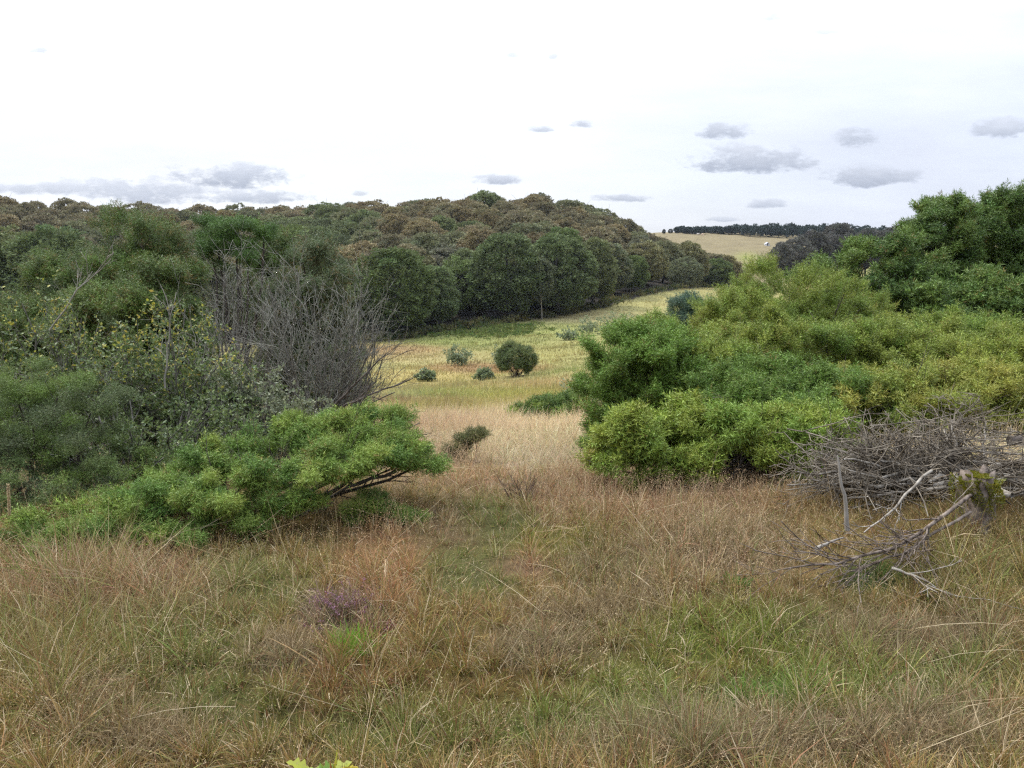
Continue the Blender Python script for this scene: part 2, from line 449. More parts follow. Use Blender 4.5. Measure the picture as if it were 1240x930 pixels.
def dome_lobes(base, rx, ry, h, n, lr, rng, lift=0.3, inner=0.2, tmin=-0.5, jit=(0.74, 1.1), flat=0.7, box=1.0):
    """lobes over an egg-shaped bush"""
    i = np.arange(n) + 0.5
    zc = 1 - (1 - tmin) * i / n
    ph = i * 2.39996 + rng.uniform(0, 6.28) + rng.normal(0, .25, n)
    rr = np.sqrt(np.maximum(0, 1 - zc ** 2))
    q = np.stack([rr * np.cos(ph), rr * np.sin(ph), zc], -1)
    if box < 1:
        q = np.sign(q) * np.abs(q) ** box; q = q / np.maximum(np.abs(q).max(1, keepdims=True), 1e-6) * (.72 + .28 * np.abs(unit(q)).max(1, keepdims=True))
    f = rng.uniform(jit[0], jit[1], n)
    f[rng.uniform(0, 1, n) < inner] *= 0.65
    top = h * (1 - lift); cen = np.asarray(base) + np.array([0, 0, h * lift])
    s = np.stack([np.full(n, rx), np.full(n, ry), np.where(q[:, 2] > 0, top, h * lift)], -1)
    r = lr * rng.uniform(.65, 1.35, n)
    C = cen + q * f[:, None] * np.maximum(s - r[:, None] * 0.5, 0.05)
    Rl = np.stack([r, r, r * flat], -1) * rng.uniform(.85, 1.15, (n, 3))
    D = unit(q * np.array([1, 1, .8]) + np.array([0, 0, .55]))
    return C, Rl, D

def sublobes(C, Rl, D, m, rs, rng, flat=.65):
    """break each big bough of foliage into m small pads over its outer, upper side"""
    n = len(C); idx = np.repeat(np.arange(n), m)
    q = unit(rng.normal(0, 1, (n * m, 3)) + D[idx] * .75 + np.array([0, 0, .25]))
    f = rng.uniform(.55, 1.1, n * m)
    C2 = C[idx] + q * Rl[idx] * f[:, None]
    r = Rl[idx, 0] * rng.uniform(rs[0], rs[1], n * m)
    R2 = np.stack([r * rng.uniform(.8, 1.4, n * m), r * rng.uniform(.8, 1.4, n * m), r * flat], -1)
    D2 = unit(q * .7 + D[idx] * .5 + np.array([0, 0, .4]))
    return C2, R2, D2, idx

def limbs(geo, base, C, rng, r0=0.02, spread=0.12, k=6, sides=5, col=(1, 1, 1), low=0.0):
    n = len(C)
    b = np.asarray(base) + rng.normal(0, spread, (n, 3)) * np.array([1, 1, 0]) + np.array([0, 0, low - 0.05])
    t = np.linspace(0, 1, k)[None, :, None]
    mid = b * .55 + C * .45 + np.stack([0 * C[:, 0], 0 * C[:, 0], -0.12 * np.linalg.norm(C - b, axis=1)], -1) * 0.6
    P = (1 - t) ** 2 * b[:, None] + 2 * t * (1 - t) * mid[:, None] + t ** 2 * C[:, None]
    P[:, 1:-1] += rng.normal(0, .02, P[:, 1:-1].shape) * np.linalg.norm(C - b, axis=1)[:, None, None]
    R = r0 * rng.uniform(.6, 1.2, (n, 1)) * np.linspace(1, .3, k)[None]
    geo.tube(P, R, sides, col)
    return P, R

def mixcols(a, b, n, rng, pw=1.0):
    t = rng.uniform(0, 1, (n, 1)) ** pw
    return a * (1 - t) + b * t

def juniper(name, label, px, Y, wpx, top, lobes, lr, per, T, size, ca, cb, seed, group=None, depth=0.8, lift=0.3, tmin=-0.55, low=0.0,
            dead=0.15, cat='juniper bush', twigs=True, inner=.2, r0=.02, foliage_kw={}, stems=None, base_z=None, sub=0, box=1.0, rs=(.3, .6), jit=(.74, 1.1)):
    rng = np.random.default_rng(seed)
    p = at(px, top, Y); x = p[0]
    if Y > 11: FOOT.append((x, Y, wpx / 2 / F * Y * .9))
    z0 = gz(x, Y) if base_z is None else base_z
    base = np.array([x, Y, z0]); h = p[2] - z0
    rx = wpx / 2 / F * Y; ry = rx * depth
    root = thing(name, label, cat, base, group)
    C, Rl, D = dome_lobes(base + [0, 0, low], rx, ry, h - low, lobes, lr, rng, lift, inner, tmin, jit, box=box)
    g = Geo(); n = len(C)
    if sub:
        C2, R2_, D2, idx = sublobes(C, Rl, D, sub, rs, rng)
        cc = mixcols(ca, cb, n, rng)[idx] * .6 + mixcols(ca, cb, len(C2), rng) * .4
        foliage(g, C2, R2_, D2, per, T, size, cc, rng, **foliage_kw)
    else:
        foliage(g, C, Rl, D, per, T, size, mixcols(ca, cb, n, rng), rng, **foliage_kw)
    g.build('foliage', M_NEEDLE, root, base)
    w = Geo()
    sel = rng.permutation(n)[:max(6, int(n * .7))]
    P, R = limbs(w, base, C[sel], rng, r0)
    if twigs:
        P2, R2 = grow(P, R, 7, .35, 1, lr * .8, lr * 2.4, .3, 1.1, 4, .15, rng, .1, .55)
        w.tube(P2, R2, 3)
    w.build('branches', M_BARK, root, base)
    return root, C

# ------------------------------------------------------------------ palettes (albedo)
BRIGHT_A, BRIGHT_B = lin(112, 138, 54), lin(146, 154, 62)
OLIVE_A, OLIVE_B = lin(106, 130, 54), lin(144, 150, 62)
GOLD_A, GOLD_B = lin(120, 136, 58), lin(154, 150, 66)
DARK_A, DARK_B = lin(80, 104, 52), lin(114, 134, 60)
LEFT_A, LEFT_B = lin(96, 124, 54), lin(136, 152, 66)
DULL_A, DULL_B = lin(88, 98, 62), lin(114, 116, 70)

# ------------------------------------------------------------------ junipers of the right hand thicket
GR = 'yellow-green junipers of the thicket on the right'
JR = [
    # label, px, Y, width, top, lobes, lobe r, cols, seed, depth, lift
    ('bright green juniper forming the left end of the right thicket, beside the meadow', 776, 7.6, 118, 390, 30, .23, BRIGHT_A, OLIVE_A, 21, .9, .5),
    ('low spreading lime green juniper along the front foot of the thicket', 872, 5.7, 292, 500, 54, .16, BRIGHT_A, BRIGHT_B, 22, .5, .4),
    ('tallest olive juniper mound of the thicket, standing in front of the grey wood', 968, 11.4, 190, 328, 46, .36, OLIVE_A, OLIVE_B, 23, .8, .5),
    ('broad olive juniper in the middle of the thicket, below the tallest mound', 890, 8.8, 240, 384, 44, .28, OLIVE_A, OLIVE_B, 24, .8, .5),
    ('green juniper right of the thicket middle with ragged lumpy top', 1100, 9.2, 260, 386, 44, .30, OLIVE_A, BRIGHT_B, 25, .8, .5),
    ('golden olive juniper directly behind the pile of dead grey branches', 1130, 7.0, 245, 450, 44, .22, GOLD_A, GOLD_B, 26, .7, .45),
    ('golden green juniper at the right photo edge below the dark junipers', 1262, 8.0, 250, 400, 40, .27, GOLD_A, OLIVE_B, 27, .8, .5),
    ('dull yellow juniper hump filling the dip between two taller mounds', 1045, 9.0, 180, 402, 34, .27, OLIVE_B, GOLD_A, 28, .8, .5),
    ('dark olive juniper at the heart of the thicket above lime shoots', 950, 7.0, 240, 446, 44, .22, OLIVE_A, OLIVE_A * .9, 29, .7, .45),
    ('olive juniper mound on the left shoulder of the tallest mound', 890, 10.6, 130, 362, 32, .32, OLIVE_A, OLIVE_B, 30, .9, .5),
    ('olive juniper on the right shoulder of the tallest mound, before the open dark one', 1035, 11.6, 140, 346, 34, .32, OLIVE_A, OLIVE_B, 37, .9, .5),
    ('green juniper between the bright left end and the middle of the thicket', 822, 8.0, 140, 402, 30, .26, BRIGHT_A, OLIVE_B, 36, .9, .5),
]
KW = dict(outw=.45, lean=1.0, up=.25, noise=.3, shell=.2, brown=.02, plume=.9)
for lab, px, Y, w, top, nl, lr, ca, cb, sd, dep, lift in JR:
    juniper('juniper_bush', lab, px, Y, w, top, int(nl * .78), lr, 32, SPRAY_MID, (.09, .18), ca, cb, sd, GR, dep, lift, foliage_kw=KW, tmin=-.6, sub=12, inner=.2, box=.75, rs=(.2, .42), jit=(.6, 1.03))

GD = 'dark green junipers behind the right thicket'
JD = [
    ('open dark green juniper with visible inner branches, left of the tall dark pair', 1064, 17, 118, 292, 26, .42, 31, .8),
    ('tall pointed dark green juniper against the sky, right of the grey wood', 1138, 18.5, 78, 252, 30, .40, 32, 1.0),
    ('biggest dark green juniper with broad crown at the upper right edge', 1222, 19.5, 130, 248, 46, .48, 33, .8),
    ('lower rounded dark juniper standing in front of the two tallest dark ones', 1186, 15.5, 120, 344, 30, .36, 34, .8),
]
for lab, px, Y, w, top, nl, lr, sd, dep in JD:
    juniper('juniper_tree', lab, px, Y, w, top, int(nl * 1.3), lr * 1.05, 36, SPRAY_FAR, (.14, .28), DARK_A, DARK_B, sd, GD, dep, .55, -.9, cat='juniper', foliage_kw=dict(KW, noise=.42), sub=12, inner=.2, box=.95, rs=(.24, .5), jit=(.62, 1.12))

# ------------------------------------------------------------------ left side
def juniper_custom(name, label, base, lobes, per, T, size, ca, cb, seed, r0=.02, group=None, cat='juniper bush', kw={}, flat=.6, D=None, mat=None, twig=5, m=5, spread=(.65, .65, .4), rs=(.4, .75)):
    rng = np.random.default_rng(seed)
    base = np.asarray(base, float)
    root = thing(name, label, cat, base, group)
    C = np.array([at(l[0], l[1], l[2]) for l in lobes]); r = np.array([l[3] for l in lobes])
    # each lobe breaks up into smaller sprays of foliage
    C2 = np.repeat(C, m, 0) + np.clip(rng.normal(0, 1, (len(C) * m, 3)), -1.5, 1.5) * np.repeat(r, m)[:, None] * np.array(spread)
    r2 = np.repeat(r, m) * rng.uniform(rs[0], rs[1], len(C) * m)
    Rl = np.stack([r2 * 1.2, r2 * 1.2, r2 * flat], -1)
    Dd = unit((C2 - base) * np.array([1, 1, .5]) + np.array([0, 0, .35])) if D is None else np.tile(unit(np.array([D], float)), (len(C2), 1))
    g = Geo(); foliage(g, C2, Rl, Dd, per, T, size, mixcols(ca, cb, len(C2), rng), rng, **kw)
    g.build('foliage', M_NEEDLE, root, base)
    w = Geo(); P, R = limbs(w, base, C, rng, r0)
    P2, R2 = grow(P, R, twig, .3, 1, .15, .45, .3, 1.0, 4, .12, rng, .05, .5)
    w.tube(P2, R2, 3); P3, R3 = grow(P2, R2, 3, .3, 1, .08, .22, .3, 1.0, 3, .12, rng, .03, .6); w.tube(P3, R3, 3)
    w.build('branches', mat or M_BARK, root, base)
    return root

b = at(300, 600, 5.0); b[2] = gz(b[0], b[1])
juniper_custom('juniper_bush', 'low bright green juniper reaching its long branch over the grass from the left', b,
    [(62, 655, 4.3, .10), (100, 640, 4.3, .13), (150, 626, 4.35, .14), (200, 612, 4.4, .15), (250, 600, 4.45, .15), (300, 588, 4.5, .15), (345, 575, 4.6, .15), (215, 640, 4.25, .10),
     (395, 556, 4.75, .15), (435, 540, 4.9, .15), (470, 533, 5.0, .12), (370, 530, 5.1, .16), (410, 517, 5.2, .15), (445, 512, 5.2, .12), (320, 545, 5.1, .15), (270, 565, 4.9, .15),
     (475, 550, 5.0, .10), (495, 558, 5.0, .09), (509, 563, 5.0, .06), (455, 556, 4.9, .10), (285, 632, 4.35, .10), (340, 612, 4.5, .11), (170, 650, 4.25, .09), (225, 575, 4.9, .13)],
    46, SPRAY_NEAR, (.08, .16), LEFT_A, LEFT_B, 41, .02, kw=dict(outw=.5, lean=.9, up=.1, noise=.34, shell=.2, brown=.04, plume=1.0), flat=.26, m=10, spread=(1.15, .9, .28), rs=(.25, .55))
b = at(60, 580, 5.4); b[2] = gz(b[0], b[1])
juniper_custom('juniper_bush', 'dull grey-green juniper at the left photo edge above dark hollow', b,
    [(20, 480, 5.3, .2), (70, 480, 5.2, .2), (110, 500, 5.2, .18), (40, 520, 5.1, .2), (90, 535, 5.1, .18), (10, 545, 5.0, .2), (60, 560, 5.0, .16), (-30, 500, 5.3, .25), (-50, 560, 5, .25),
     (95, 570, 5.1, .12), (150, 540, 5.3, .12), (120, 590, 5.0, .12), (10, 600, 4.8, .16), (50, 612, 4.7, .14), (90, 615, 4.7, .12), (-20, 620, 4.7, .16), (140, 605, 4.8, .12), (190, 575, 5.2, .14), (30, 640, 4.6, .1)],
    40, SPRAY_NEAR, (.06, .12), DULL_A, DARK_B, 42, .018, kw=dict(outw=.7, lean=.6, up=.2, noise=.35, shell=.3), flat=.4, m=9, spread=(.95, .95, .8), rs=(.22, .5))
b = at(452, 640, 4.75); b[2] = gz(b[0], b[1])
juniper_custom('juniper_seedling', 'small low green juniper sprig in brown grass under the long green branch', b,
    [(440, 618, 4.75, .07), (460, 612, 4.75, .08), (480, 620, 4.7, .07), (500, 632, 4.7, .05), (425, 628, 4.7, .05)], 60, SPRAY_NEAR, (.06, .1), DARK_A, LEFT_B, 43, .008)

# taller junipers behind
GT = 'tall ragged junipers behind the left shrubs'
def tall(lab, px, Y, w, top, nl, lr, ca, cb, sd, dep=.9, lift=.5, tmin=-.85, low=0., per=75, inner=.25, jit=None):
    juniper('juniper_tree', lab, px, Y, w, top, int(nl * 1.9), lr * 1.05, 30, SPRAY_MID, (.1, .2), ca, cb, sd, GT, dep, lift, tmin, low, cat='juniper', inner=inner, r0=.035,
            foliage_kw=dict(outw=.4, lean=.8, up=.2, noise=.45, shell=.15, brown=.12, plume=.9), sub=12, box=.95, rs=(.3, .72), jit=(.5, 1.0))
tall('tallest ragged juniper on the left with bare branches showing in its crown', 172, 12.5, 120, 260, 34, .30, DULL_A, OLIVE_A, 51)
tall('rounded dull green juniper left of the tallest ragged one', 72, 13.5, 110, 302, 30, .32, DULL_A, OLIVE_A, 52)
tall('shorter juniper with a bright drooping top in front of the tallest one', 188, 10, 80, 308, 20, .22, DULL_A, OLIVE_A, 53)
tall('grey-green narrow juniper rising behind the bare twiggy shrub', 378, 11.5, 82, 292, 26, .26, DULL_A, lin(110, 122, 82), 54)
tall('small dull juniper between the flat-topped one and the narrow grey one', 332, 13, 50, 280, 16, .24, DULL_A, OLIVE_A, 55)
tall('dark squat juniper beneath the rounded dull one at left', 120, 10.5, 100, 345, 24, .25, DULL_A, DARK_B, 56)
tall('dull juniper at the far left photo edge behind the yellow-leaved shrub', 10, 11, 150, 368, 26, .26, DULL_A, DARK_B, 58)
b = at(285, 480, 11); b[2] = gz(b[0], b[1])
juniper_custom('juniper_tree', 'flat-topped bright juniper held up on bare dark trunks', b,
    [(262, 290, 11, .2), (285, 280, 11, .24), (300, 292, 11, .2), (270, 308, 11, .2), (250, 280, 11.2, .18), (320, 285, 11.3, .14), (290, 305, 11, .2)],
    40, SPRAY_MID, (.1, .18), DARK_A, LEFT_A, 57, .045, GT, cat='juniper', flat=.6, D=(0, 0, 1), twig=4, m=8, spread=(.8, .8, .6), rs=(.3, .6))

# leafy shrubs with yellowing leaves
LEAF = [diamond(1, .55, .15), diamond(1, .48, .3)]
def leafy_shrub(name, label, px, Y, w, top, nst, nleaf, lsz, ca, cb, seed, cat='shrub', group=None, depth=.7, twigmat=None, yel=None):
    rng = np.random.default_rng(seed)
    p = at(px, top, Y); base = np.array([p[0], Y, gz(p[0], Y)]); h = p[2] - base[2]
    rx = w / 2 / F * Y
    if Y > 11: FOOT.append((p[0], Y, rx * .8))
    root = thing(name, label, cat, base, group)
    n = nst
    ph = rng.uniform(0, 2 * PI, n); rr = np.sqrt(rng.uniform(.02, 1, n))
    tip = base + np.stack([np.cos(ph) * rr * rx, np.sin(ph) * rr * rx * depth, h * (1 - .55 * rr ** 2) * rng.uniform(.8, 1.0, n)], -1)
    g = Geo(); P, R = limbs(g, base, tip, rng, .014, .12, 7, 4)
    P1, R1 = grow(P, R, 6, .25, .98, h * .14, h * .34, .35, 1.1, 5, .14, rng, .08, .6)
    P2, R2 = grow(P1, R1, 5, .2, 1, h * .06, h * .16, .4, 1.2, 4, .16, rng, .05, .7)
    g.tube(P1, R1, 3); g.tube(P2, np.maximum(R2, .0016), 3)
    g.build('branches', twigmat or (M_SHRUBTWIG if Y < 12 else M_GREYTWIG), root, base)
    par = rng.integers(0, len(P2), nleaf); t = rng.uniform(.1, 1, nleaf) * 2.999
    i = t.astype(int); f = (t - i)[:, None]
    pos = P2[par, i] * (1 - f) + P2[par, i + 1] * f
    d = unit(unit(P2[par, i + 1] - P2[par, i]) * .5 + rng.normal(0, .6, (nleaf, 3)) + np.array([0, 0, .15]))
    c = mixcols(ca, cb, nleaf, rng) * rng.uniform(.75, 1.25, (nleaf, 1))
    if yel is not None:
        hi = (pos[:, 2] - base[2]) / h
        s = rng.uniform(0, 1, nleaf) < np.clip(hi - .45, 0, 1) * yel
        c[s] = mixcols(lin(168, 170, 66), lin(180, 160, 76), int(s.sum()), rng)
    l = Geo()
    sz = rng.uniform(lsz[0], lsz[1], nleaf)
    V, fc = scatter(LEAF[0], pos, frames(d, rng), sz)
    l.add(V, tris=fc, col=np.repeat(c, 6, 0))
    l.build('leaves', M_LEAF, root, base)
    return root

GS = 'leafy shrubs with grey twigs on the left'
SA, SB = lin(76, 96, 50), lin(130, 142, 86)
leafy_shrub('leafy_shrub', 'grey-twigged shrub with yellowing top leaves, left of the middle one', 50, 6.8, 260, 362, 44, 18000, (.022, .04), SA, SB, 61, group=GS, yel=.5)
leafy_shrub('leafy_shrub', 'tallest leafy shrub with yellow tips and pale bare shoots, centre of left thicket', 195, 6.6, 230, 372, 46, 18000, (.022, .04), SA, SB, 62, group=GS, yel=.6)
leafy_shrub('leafy_shrub', 'low leafy shrub of silvery leaves at the foot of the bare twigs', 312, 6.5, 210, 455, 38, 14000, (.022, .04), lin(104, 114, 84), lin(146, 148, 112), 63, group=GS)
leafy_shrub('leafy_shrub', 'dark tangled shrub behind the long juniper branch with few leaves', 165, 5.6, 300, 470, 46, 9000, (.02, .04), SA * .9, SB, 64, group=GS)

# bare grey shrubs
def bare_shrub(label, px, Y, w, top, nst, seed, lean=(0, 0, 0), group=None, mat=None, thin=1.0, basepx=None, levels=3):
    rng = np.random.default_rng(seed)
    p = at(px, top, Y); bx = p[0] if basepx is None else at(basepx, top, Y)[0]
    base = np.array([bx, Y, gz(bx, Y)]); h = p[2] - base[2]; rx = w / 2 / F * Y
    root = thing('bare_shrub', label, 'shrub', base, group)
    n = nst
    ph = rng.uniform(0, 2 * PI, n); rr = np.sqrt(rng.uniform(0, 1, n))
    tip = base + np.stack([np.cos(ph) * rr * rx + (p[0] - bx), np.sin(ph) * rr * rx * .7, h * rng.uniform(.6, 1.02, n) * (1 - .25 * rr)], -1)
    g = Geo(); P, R = limbs(g, base, tip, rng, .016 * thin, .1, 8, 5)
    g.build('stems', mat or M_SHRUBTWIG, root, base)
    g = Geo()
    P1, R1 = grow(P, R, 8, .3, .99, h * .14, h * .36, .25, .9, 6, .14, rng, .12, .5)
    P2, R2 = grow(P1, R1, 3, .15, 1, h * .05, h * .18, .4, 1.2, 4, .18, rng, .06, .7)
    g.tube(P1, np.maximum(R1, .0022), 3); g.tube(P2, np.maximum(R2, .0016), 3)
    if levels > 3:
        P3, R3 = grow(P2, R2, 3, .2, 1, h * .03, h * .09, .3, .9, 3, .14, rng, .05, .8); g.tube(P3, np.maximum(R3, .0014), 3)
    g.build('twigs', mat or M_GREYTWIG, root, base)
GB = 'bare grey twiggy shrubs left of the meadow'
bare_shrub('big bare shrub of dense grey twigs, below the narrow grey juniper', 378, 8.0, 150, 284, 24, 71, group=GB)
bare_shrub('bare upright grey shrub below the flat-topped juniper', 282, 8.4, 150, 312, 22, 72, group=GB)
bare_shrub('bare dead shrub with fine silver twigs leaning right over the meadow edge', 434, 8.2, 100, 368, 16, 73, group=GB, basepx=390)
# dark bare boughs reaching right over the meadow
def bough(name, label, pts, r, seed, mat, cat, sub=(6, 3), tl=.35, group=None, up=.05, tw=.0025, mincol=None):
    rng = np.random.default_rng(seed)
    W = np.array([at(*q) if abs(q[0]) > 20 else q for q in pts]); k = len(pts)
    # resample smoothly
    t = np.linspace(0, k - 1, 9); i = np.clip(t.astype(int), 0, k - 2); f = (t - i)[:, None]
    P = W[i] * (1 - f) + W[i + 1] * f
    P[1:-1] += rng.normal(0, np.linalg.norm(P[-1] - P[0]) * .008, P[1:-1].shape)
    root = thing(name, label, cat, P[0], group)
    g = Geo(); R = r * np.linspace(1, .35, 9)[None]
    g.tube(P[None], R, 8)
    V = np.concatenate(g.V)
    # end caps
    g.add(V[:8], tris=[[0, i_ + 1, i_] for i_ in range(1, 7)])
    g.add(V[-8:], tris=[[0, i_, i_ + 1] for i_ in range(1, 7)])
    g.build('stem', mat, root, P[0])
    if sub[0]:
        g = Geo()
        P1, R1 = grow(P[None], R, sub[0], .25, .98, tl * .5, tl, .25, .8, 6, .1, rng, up, .5)
        g.tube(P1, np.maximum(R1, tw), 4)
        if sub[1]:
            P2, R2 = grow(P1, R1, sub[1], .2, 1, tl * .2, tl * .5, .3, .9, 4, .12, rng, up, .7); g.tube(P2, np.maximum(R2, tw * .7), 3)
        g.build('twigs', mat, root, P[0])
    return root
GBO = 'dark bare boughs reaching over the meadow'
bough('bare_bough', 'uppermost dark bare bough slanting steeply up over the meadow', [(395, 500, 7.4), (425, 470, 7.4), (468, 428, 7.4)], .014, 81, M_BARK, 'bough', (7, 3), .4, GBO)
bough('bare_bough', 'longest dark bare bough running low to the right over the meadow', [(395, 505, 7.2), (430, 485, 7.2), (500, 458, 7.2)], .014, 82, M_BARK, 'bough', (8, 3), .4, GBO)
bough('bare_bough', 'lowest dark bare bough just above the long green juniper branch', [(400, 512, 7.0), (435, 495, 7.0), (478, 475, 7.0)], .012, 83, M_BARK, 'bough', (7, 3), .35, GBO)
bough('bare_bough', 'thin dead bough poking out below the tip of the green juniper', [(430, 560, 5.1), (470, 530, 5.2), (508, 512, 5.3)], .008, 84, M_BARK, 'bough', (6, 3), .2, GBO)
bough('bare_bough', 'dead branch under the green juniper running down to brown grass', [(480, 570, 4.9), (420, 590, 4.8), (340, 640, 4.7)], .012, 85, M_BARK, 'bough', (9, 4), .3, GBO)
bough('pale_shoot', 'pale lichened bare shoot standing above the yellow-leaved shrub tops', [(200, 470, 6), (203, 420, 6), (205, 372, 6)], .007, 86, M_PALEBARK, 'shoot', (6, 2), .25)
bough('pale_shoot', 'pale crooked shoot slanting up right at the far left', [(60, 400, 6.4), (95, 350, 6.4), (130, 318, 6.4)], .007, 87, M_PALEBARK, 'shoot', (7, 3), .3)

# ------------------------------------------------------------------ brush pile on the right bank
def dead_tangle():
    rng = np.random.default_rng(91)
    b = at(1140, 610, 4.75); base = np.array([b[0], 4.75, gz(b[0], 4.75)])
    root = thing('dead_bush', 'tangled heap of grey dead juniper branches on the right bank', 'brush pile', base)
    n = 56
    ph = rng.uniform(.35 * PI, 1.25 * PI, n)
    ph[:16] = rng.uniform(-.4 * PI, .6 * PI, 16)
    L = rng.uniform(.45, 1.0, n)
    tip = base + np.stack([np.cos(ph) * L, np.sin(ph) * L * .45, .02 + rng.uniform(0, .3, n)], -1)
    tip[:, 2] += ground_z(tip[:, 0], tip[:, 1]) - base[2]
    g = Geo(); P, R = limbs(g, base + np.array([0.05, 0, .1]), tip, rng, .016, .16, 8, 5)
    g.build('branches', M_DEADWOOD, root, base)
    g = Geo()
    P1, R1 = grow(P, R, 12, .15, .98, .12, .42, .4, 1.6, 6, .3, rng, .0, .5)
    P2, R2 = grow(P1, R1, 4, .15, 1, .06, .2, .4, 1.5, 4, .3, rng, -.03, .7)
    m = 150
    c0 = base + np.stack([np.clip(rng.normal(-.05, .5, m), -.62, 1.0), rng.normal(-.02, .2, m), np.zeros(m)], -1)
    c0[:, 2] = ground_z(c0[:, 0], c0[:, 1]) + rng.uniform(.05, .36, m)
    dd = unit(np.stack([rng.normal(0, 1, m), rng.normal(0, .6, m), rng.normal(0, .28, m)], -1))
    SL = rng.uniform(.3, .9, m)
    SP_ = curve_path(c0 - dd * SL[:, None] * .5, dd, SL, 7, .12, rng)
    SR = rng.uniform(.0014, .0048, (m, 1)) * np.linspace(1, .4, 7)[None]
    gs = Geo(); gs.tube(SP_, SR, 5); gs.build('sticks', M_TANGLE, root, base)
    for Q in (P1, P2): Q[..., 2] = np.minimum(Q[..., 2], ground_z(Q[..., 0], Q[..., 1]) + .46)
    g.tube(P1, np.maximum(R1, .0028), 4); g.tube(P2, np.maximum(R2, .0018), 3)
    g.build('twigs', M_TANGLE, root, base)
dead_tangle()
GF = 'fallen branches on the right bank'
def og(*q): return [tuple(on_ground(px, py, h)) for px, py, h in q]
bough('fallen_branch', 'short white peeled stick standing upright before the dead branches', og((1026, 642, .1)) + [tuple(at(1022, 600, on_ground(1026, 642, .1)[1])), tuple(at(1014, 552, on_ground(1026, 642, .1)[1] + .02))], .014, 101, M_PALEBARK, 'branch', (0, 0), .12, GF)
bough('fallen_branch', 'longest brown fallen branch, grey tip pointing left in the grass', og((1196, 590, .2), (1150, 622, .2), (1080, 662, .16), (1010, 680, .12), (950, 689, .1)), .012, 102, M_BROWNWOOD, 'branch', (26, 4), .4, GF)
bough('fallen_branch', 'second brown branch lying against the longest fallen one', og((1175, 620, .16), (1090, 668, .13), (1030, 692, .07)), .009, 103, M_BROWNWOOD, 'branch', (22, 4), .35, GF)
bough('fallen_branch', 'short pale broken stick lying alone left of the brown branches', og((988, 664, .16), (1004, 657, .16), (1022, 651, .18)), .01, 104, M_PALEBARK, 'branch', (0, 0), .1, GF)
bough('fallen_branch', 'pale thin branch slanting up through the grey tangle', og((1128, 570, .25), (1085, 612, .2), (1046, 645, .1)), .009, 105, M_DEADWOOD, 'branch', (5, 2), .2, GF)
bough('fallen_branch', 'lowest curved dry branch in the grass right of the long fallen one', og((1080, 688, .12), (1115, 700, .12), (1150, 722, .05)), .008, 106, M_DEADWOOD, 'branch', (7, 2), .3, GF)
bough('fallen_branch', 'long pale branch lying across the top of the grey heap', [tuple(at(1085, 545, 5.3)), tuple(at(1160, 541, 5.2)), tuple(at(1250, 552, 5.1))], .016, 107, M_PALEBARK, 'branch', (6, 2), .3, GF)
bough('fallen_branch', 'thick dark log end at the right photo edge atop the heap', [tuple(at(1222, 534, 5.0)), tuple(at(1260, 536, 5.0)), tuple(at(1330, 540, 5.0))], .035, 108, M_BARK, 'branch', (0, 0), .3, GF)

def stump():
    rng = np.random.default_rng(95)
    c = on_ground(1184, 578, .24); base = np.array([c[0], c[1], gz(c[0], c[1])])
    top = c[2]
    root = thing('tree_stump', 'mossy old stump with yellow-green moss below the grey dead branches', 'stump', base)
    sides, k = 18, 8
    V = []; an = np.arange(sides) * 2 * PI / sides
    for i in range(k):
        t = i / (k - 1)
        r = (.135 - .06 * t ** .5 + .022 * np.sin(an * 3 + 1) + .012 * np.sin(an * 7)) * rng.uniform(.94, 1.06, sides)
        zz = (base[2] - .05) + (top - base[2] + .05) * t + ((.04 * np.sin(an * 2 + 1) + rng.uniform(-.03, .05, sides)) if i == k - 1 else 0)
        V.append(np.stack([base[0] + r * np.cos(an), base[1] + r * np.sin(an), np.broadcast_to(zz, an.shape)], -1))
    V.append(np.array([[base[0], base[1], top - .03]]))
    V = np.vstack(V)
    q = [[i * sides + j, i * sides + (j + 1) % sides, (i + 1) * sides + (j + 1) % sides, (i + 1) * sides + j] for i in range(k - 1) for j in range(sides)]
    t = [[(k - 1) * sides + j, (k - 1) * sides + (j + 1) % sides, k * sides] for j in range(sides)]
    g = Geo(); g.add(V, t, q); g.build('wood', M_BROWNWOOD, root, base, True)
    # cushions of moss over one shoulder
    m = Geo(); n = 4600
    an = rng.normal(-1.9, .9, n); hh = rng.beta(2.4, 1.1, n)
    lump = 1 + .25 * np.sin(an * 5 + hh * 9)
    pos = np.stack([base[0] + .105 * lump * np.cos(an), base[1] + .105 * lump * np.sin(an), base[2] + (top - base[2]) * hh], -1)
    top_s = rng.uniform(0, 1, n) < .3
    rr = np.sqrt(rng.uniform(0, 1, n)) * .07
    pos[top_s] = np.stack([base[0] + rr * np.cos(an * 2), base[1] + rr * np.sin(an * 2), np.full(n, top + .01)], -1)[top_s]
    d = unit(np.stack([np.cos(an), np.sin(an), np.full(n, .9)], -1) + rng.normal(0, .5, (n, 3)))
    V, f = scatter(diamond(1, .35), pos, frames(d, rng), rng.uniform(.008, .02, n))
    m.add(V, tris=f, col=np.repeat(mixcols(lin(132, 118, 30), lin(112, 122, 44), n, rng), 6, 0))
    m.build('moss', M_LEAF, root, base)
stump()

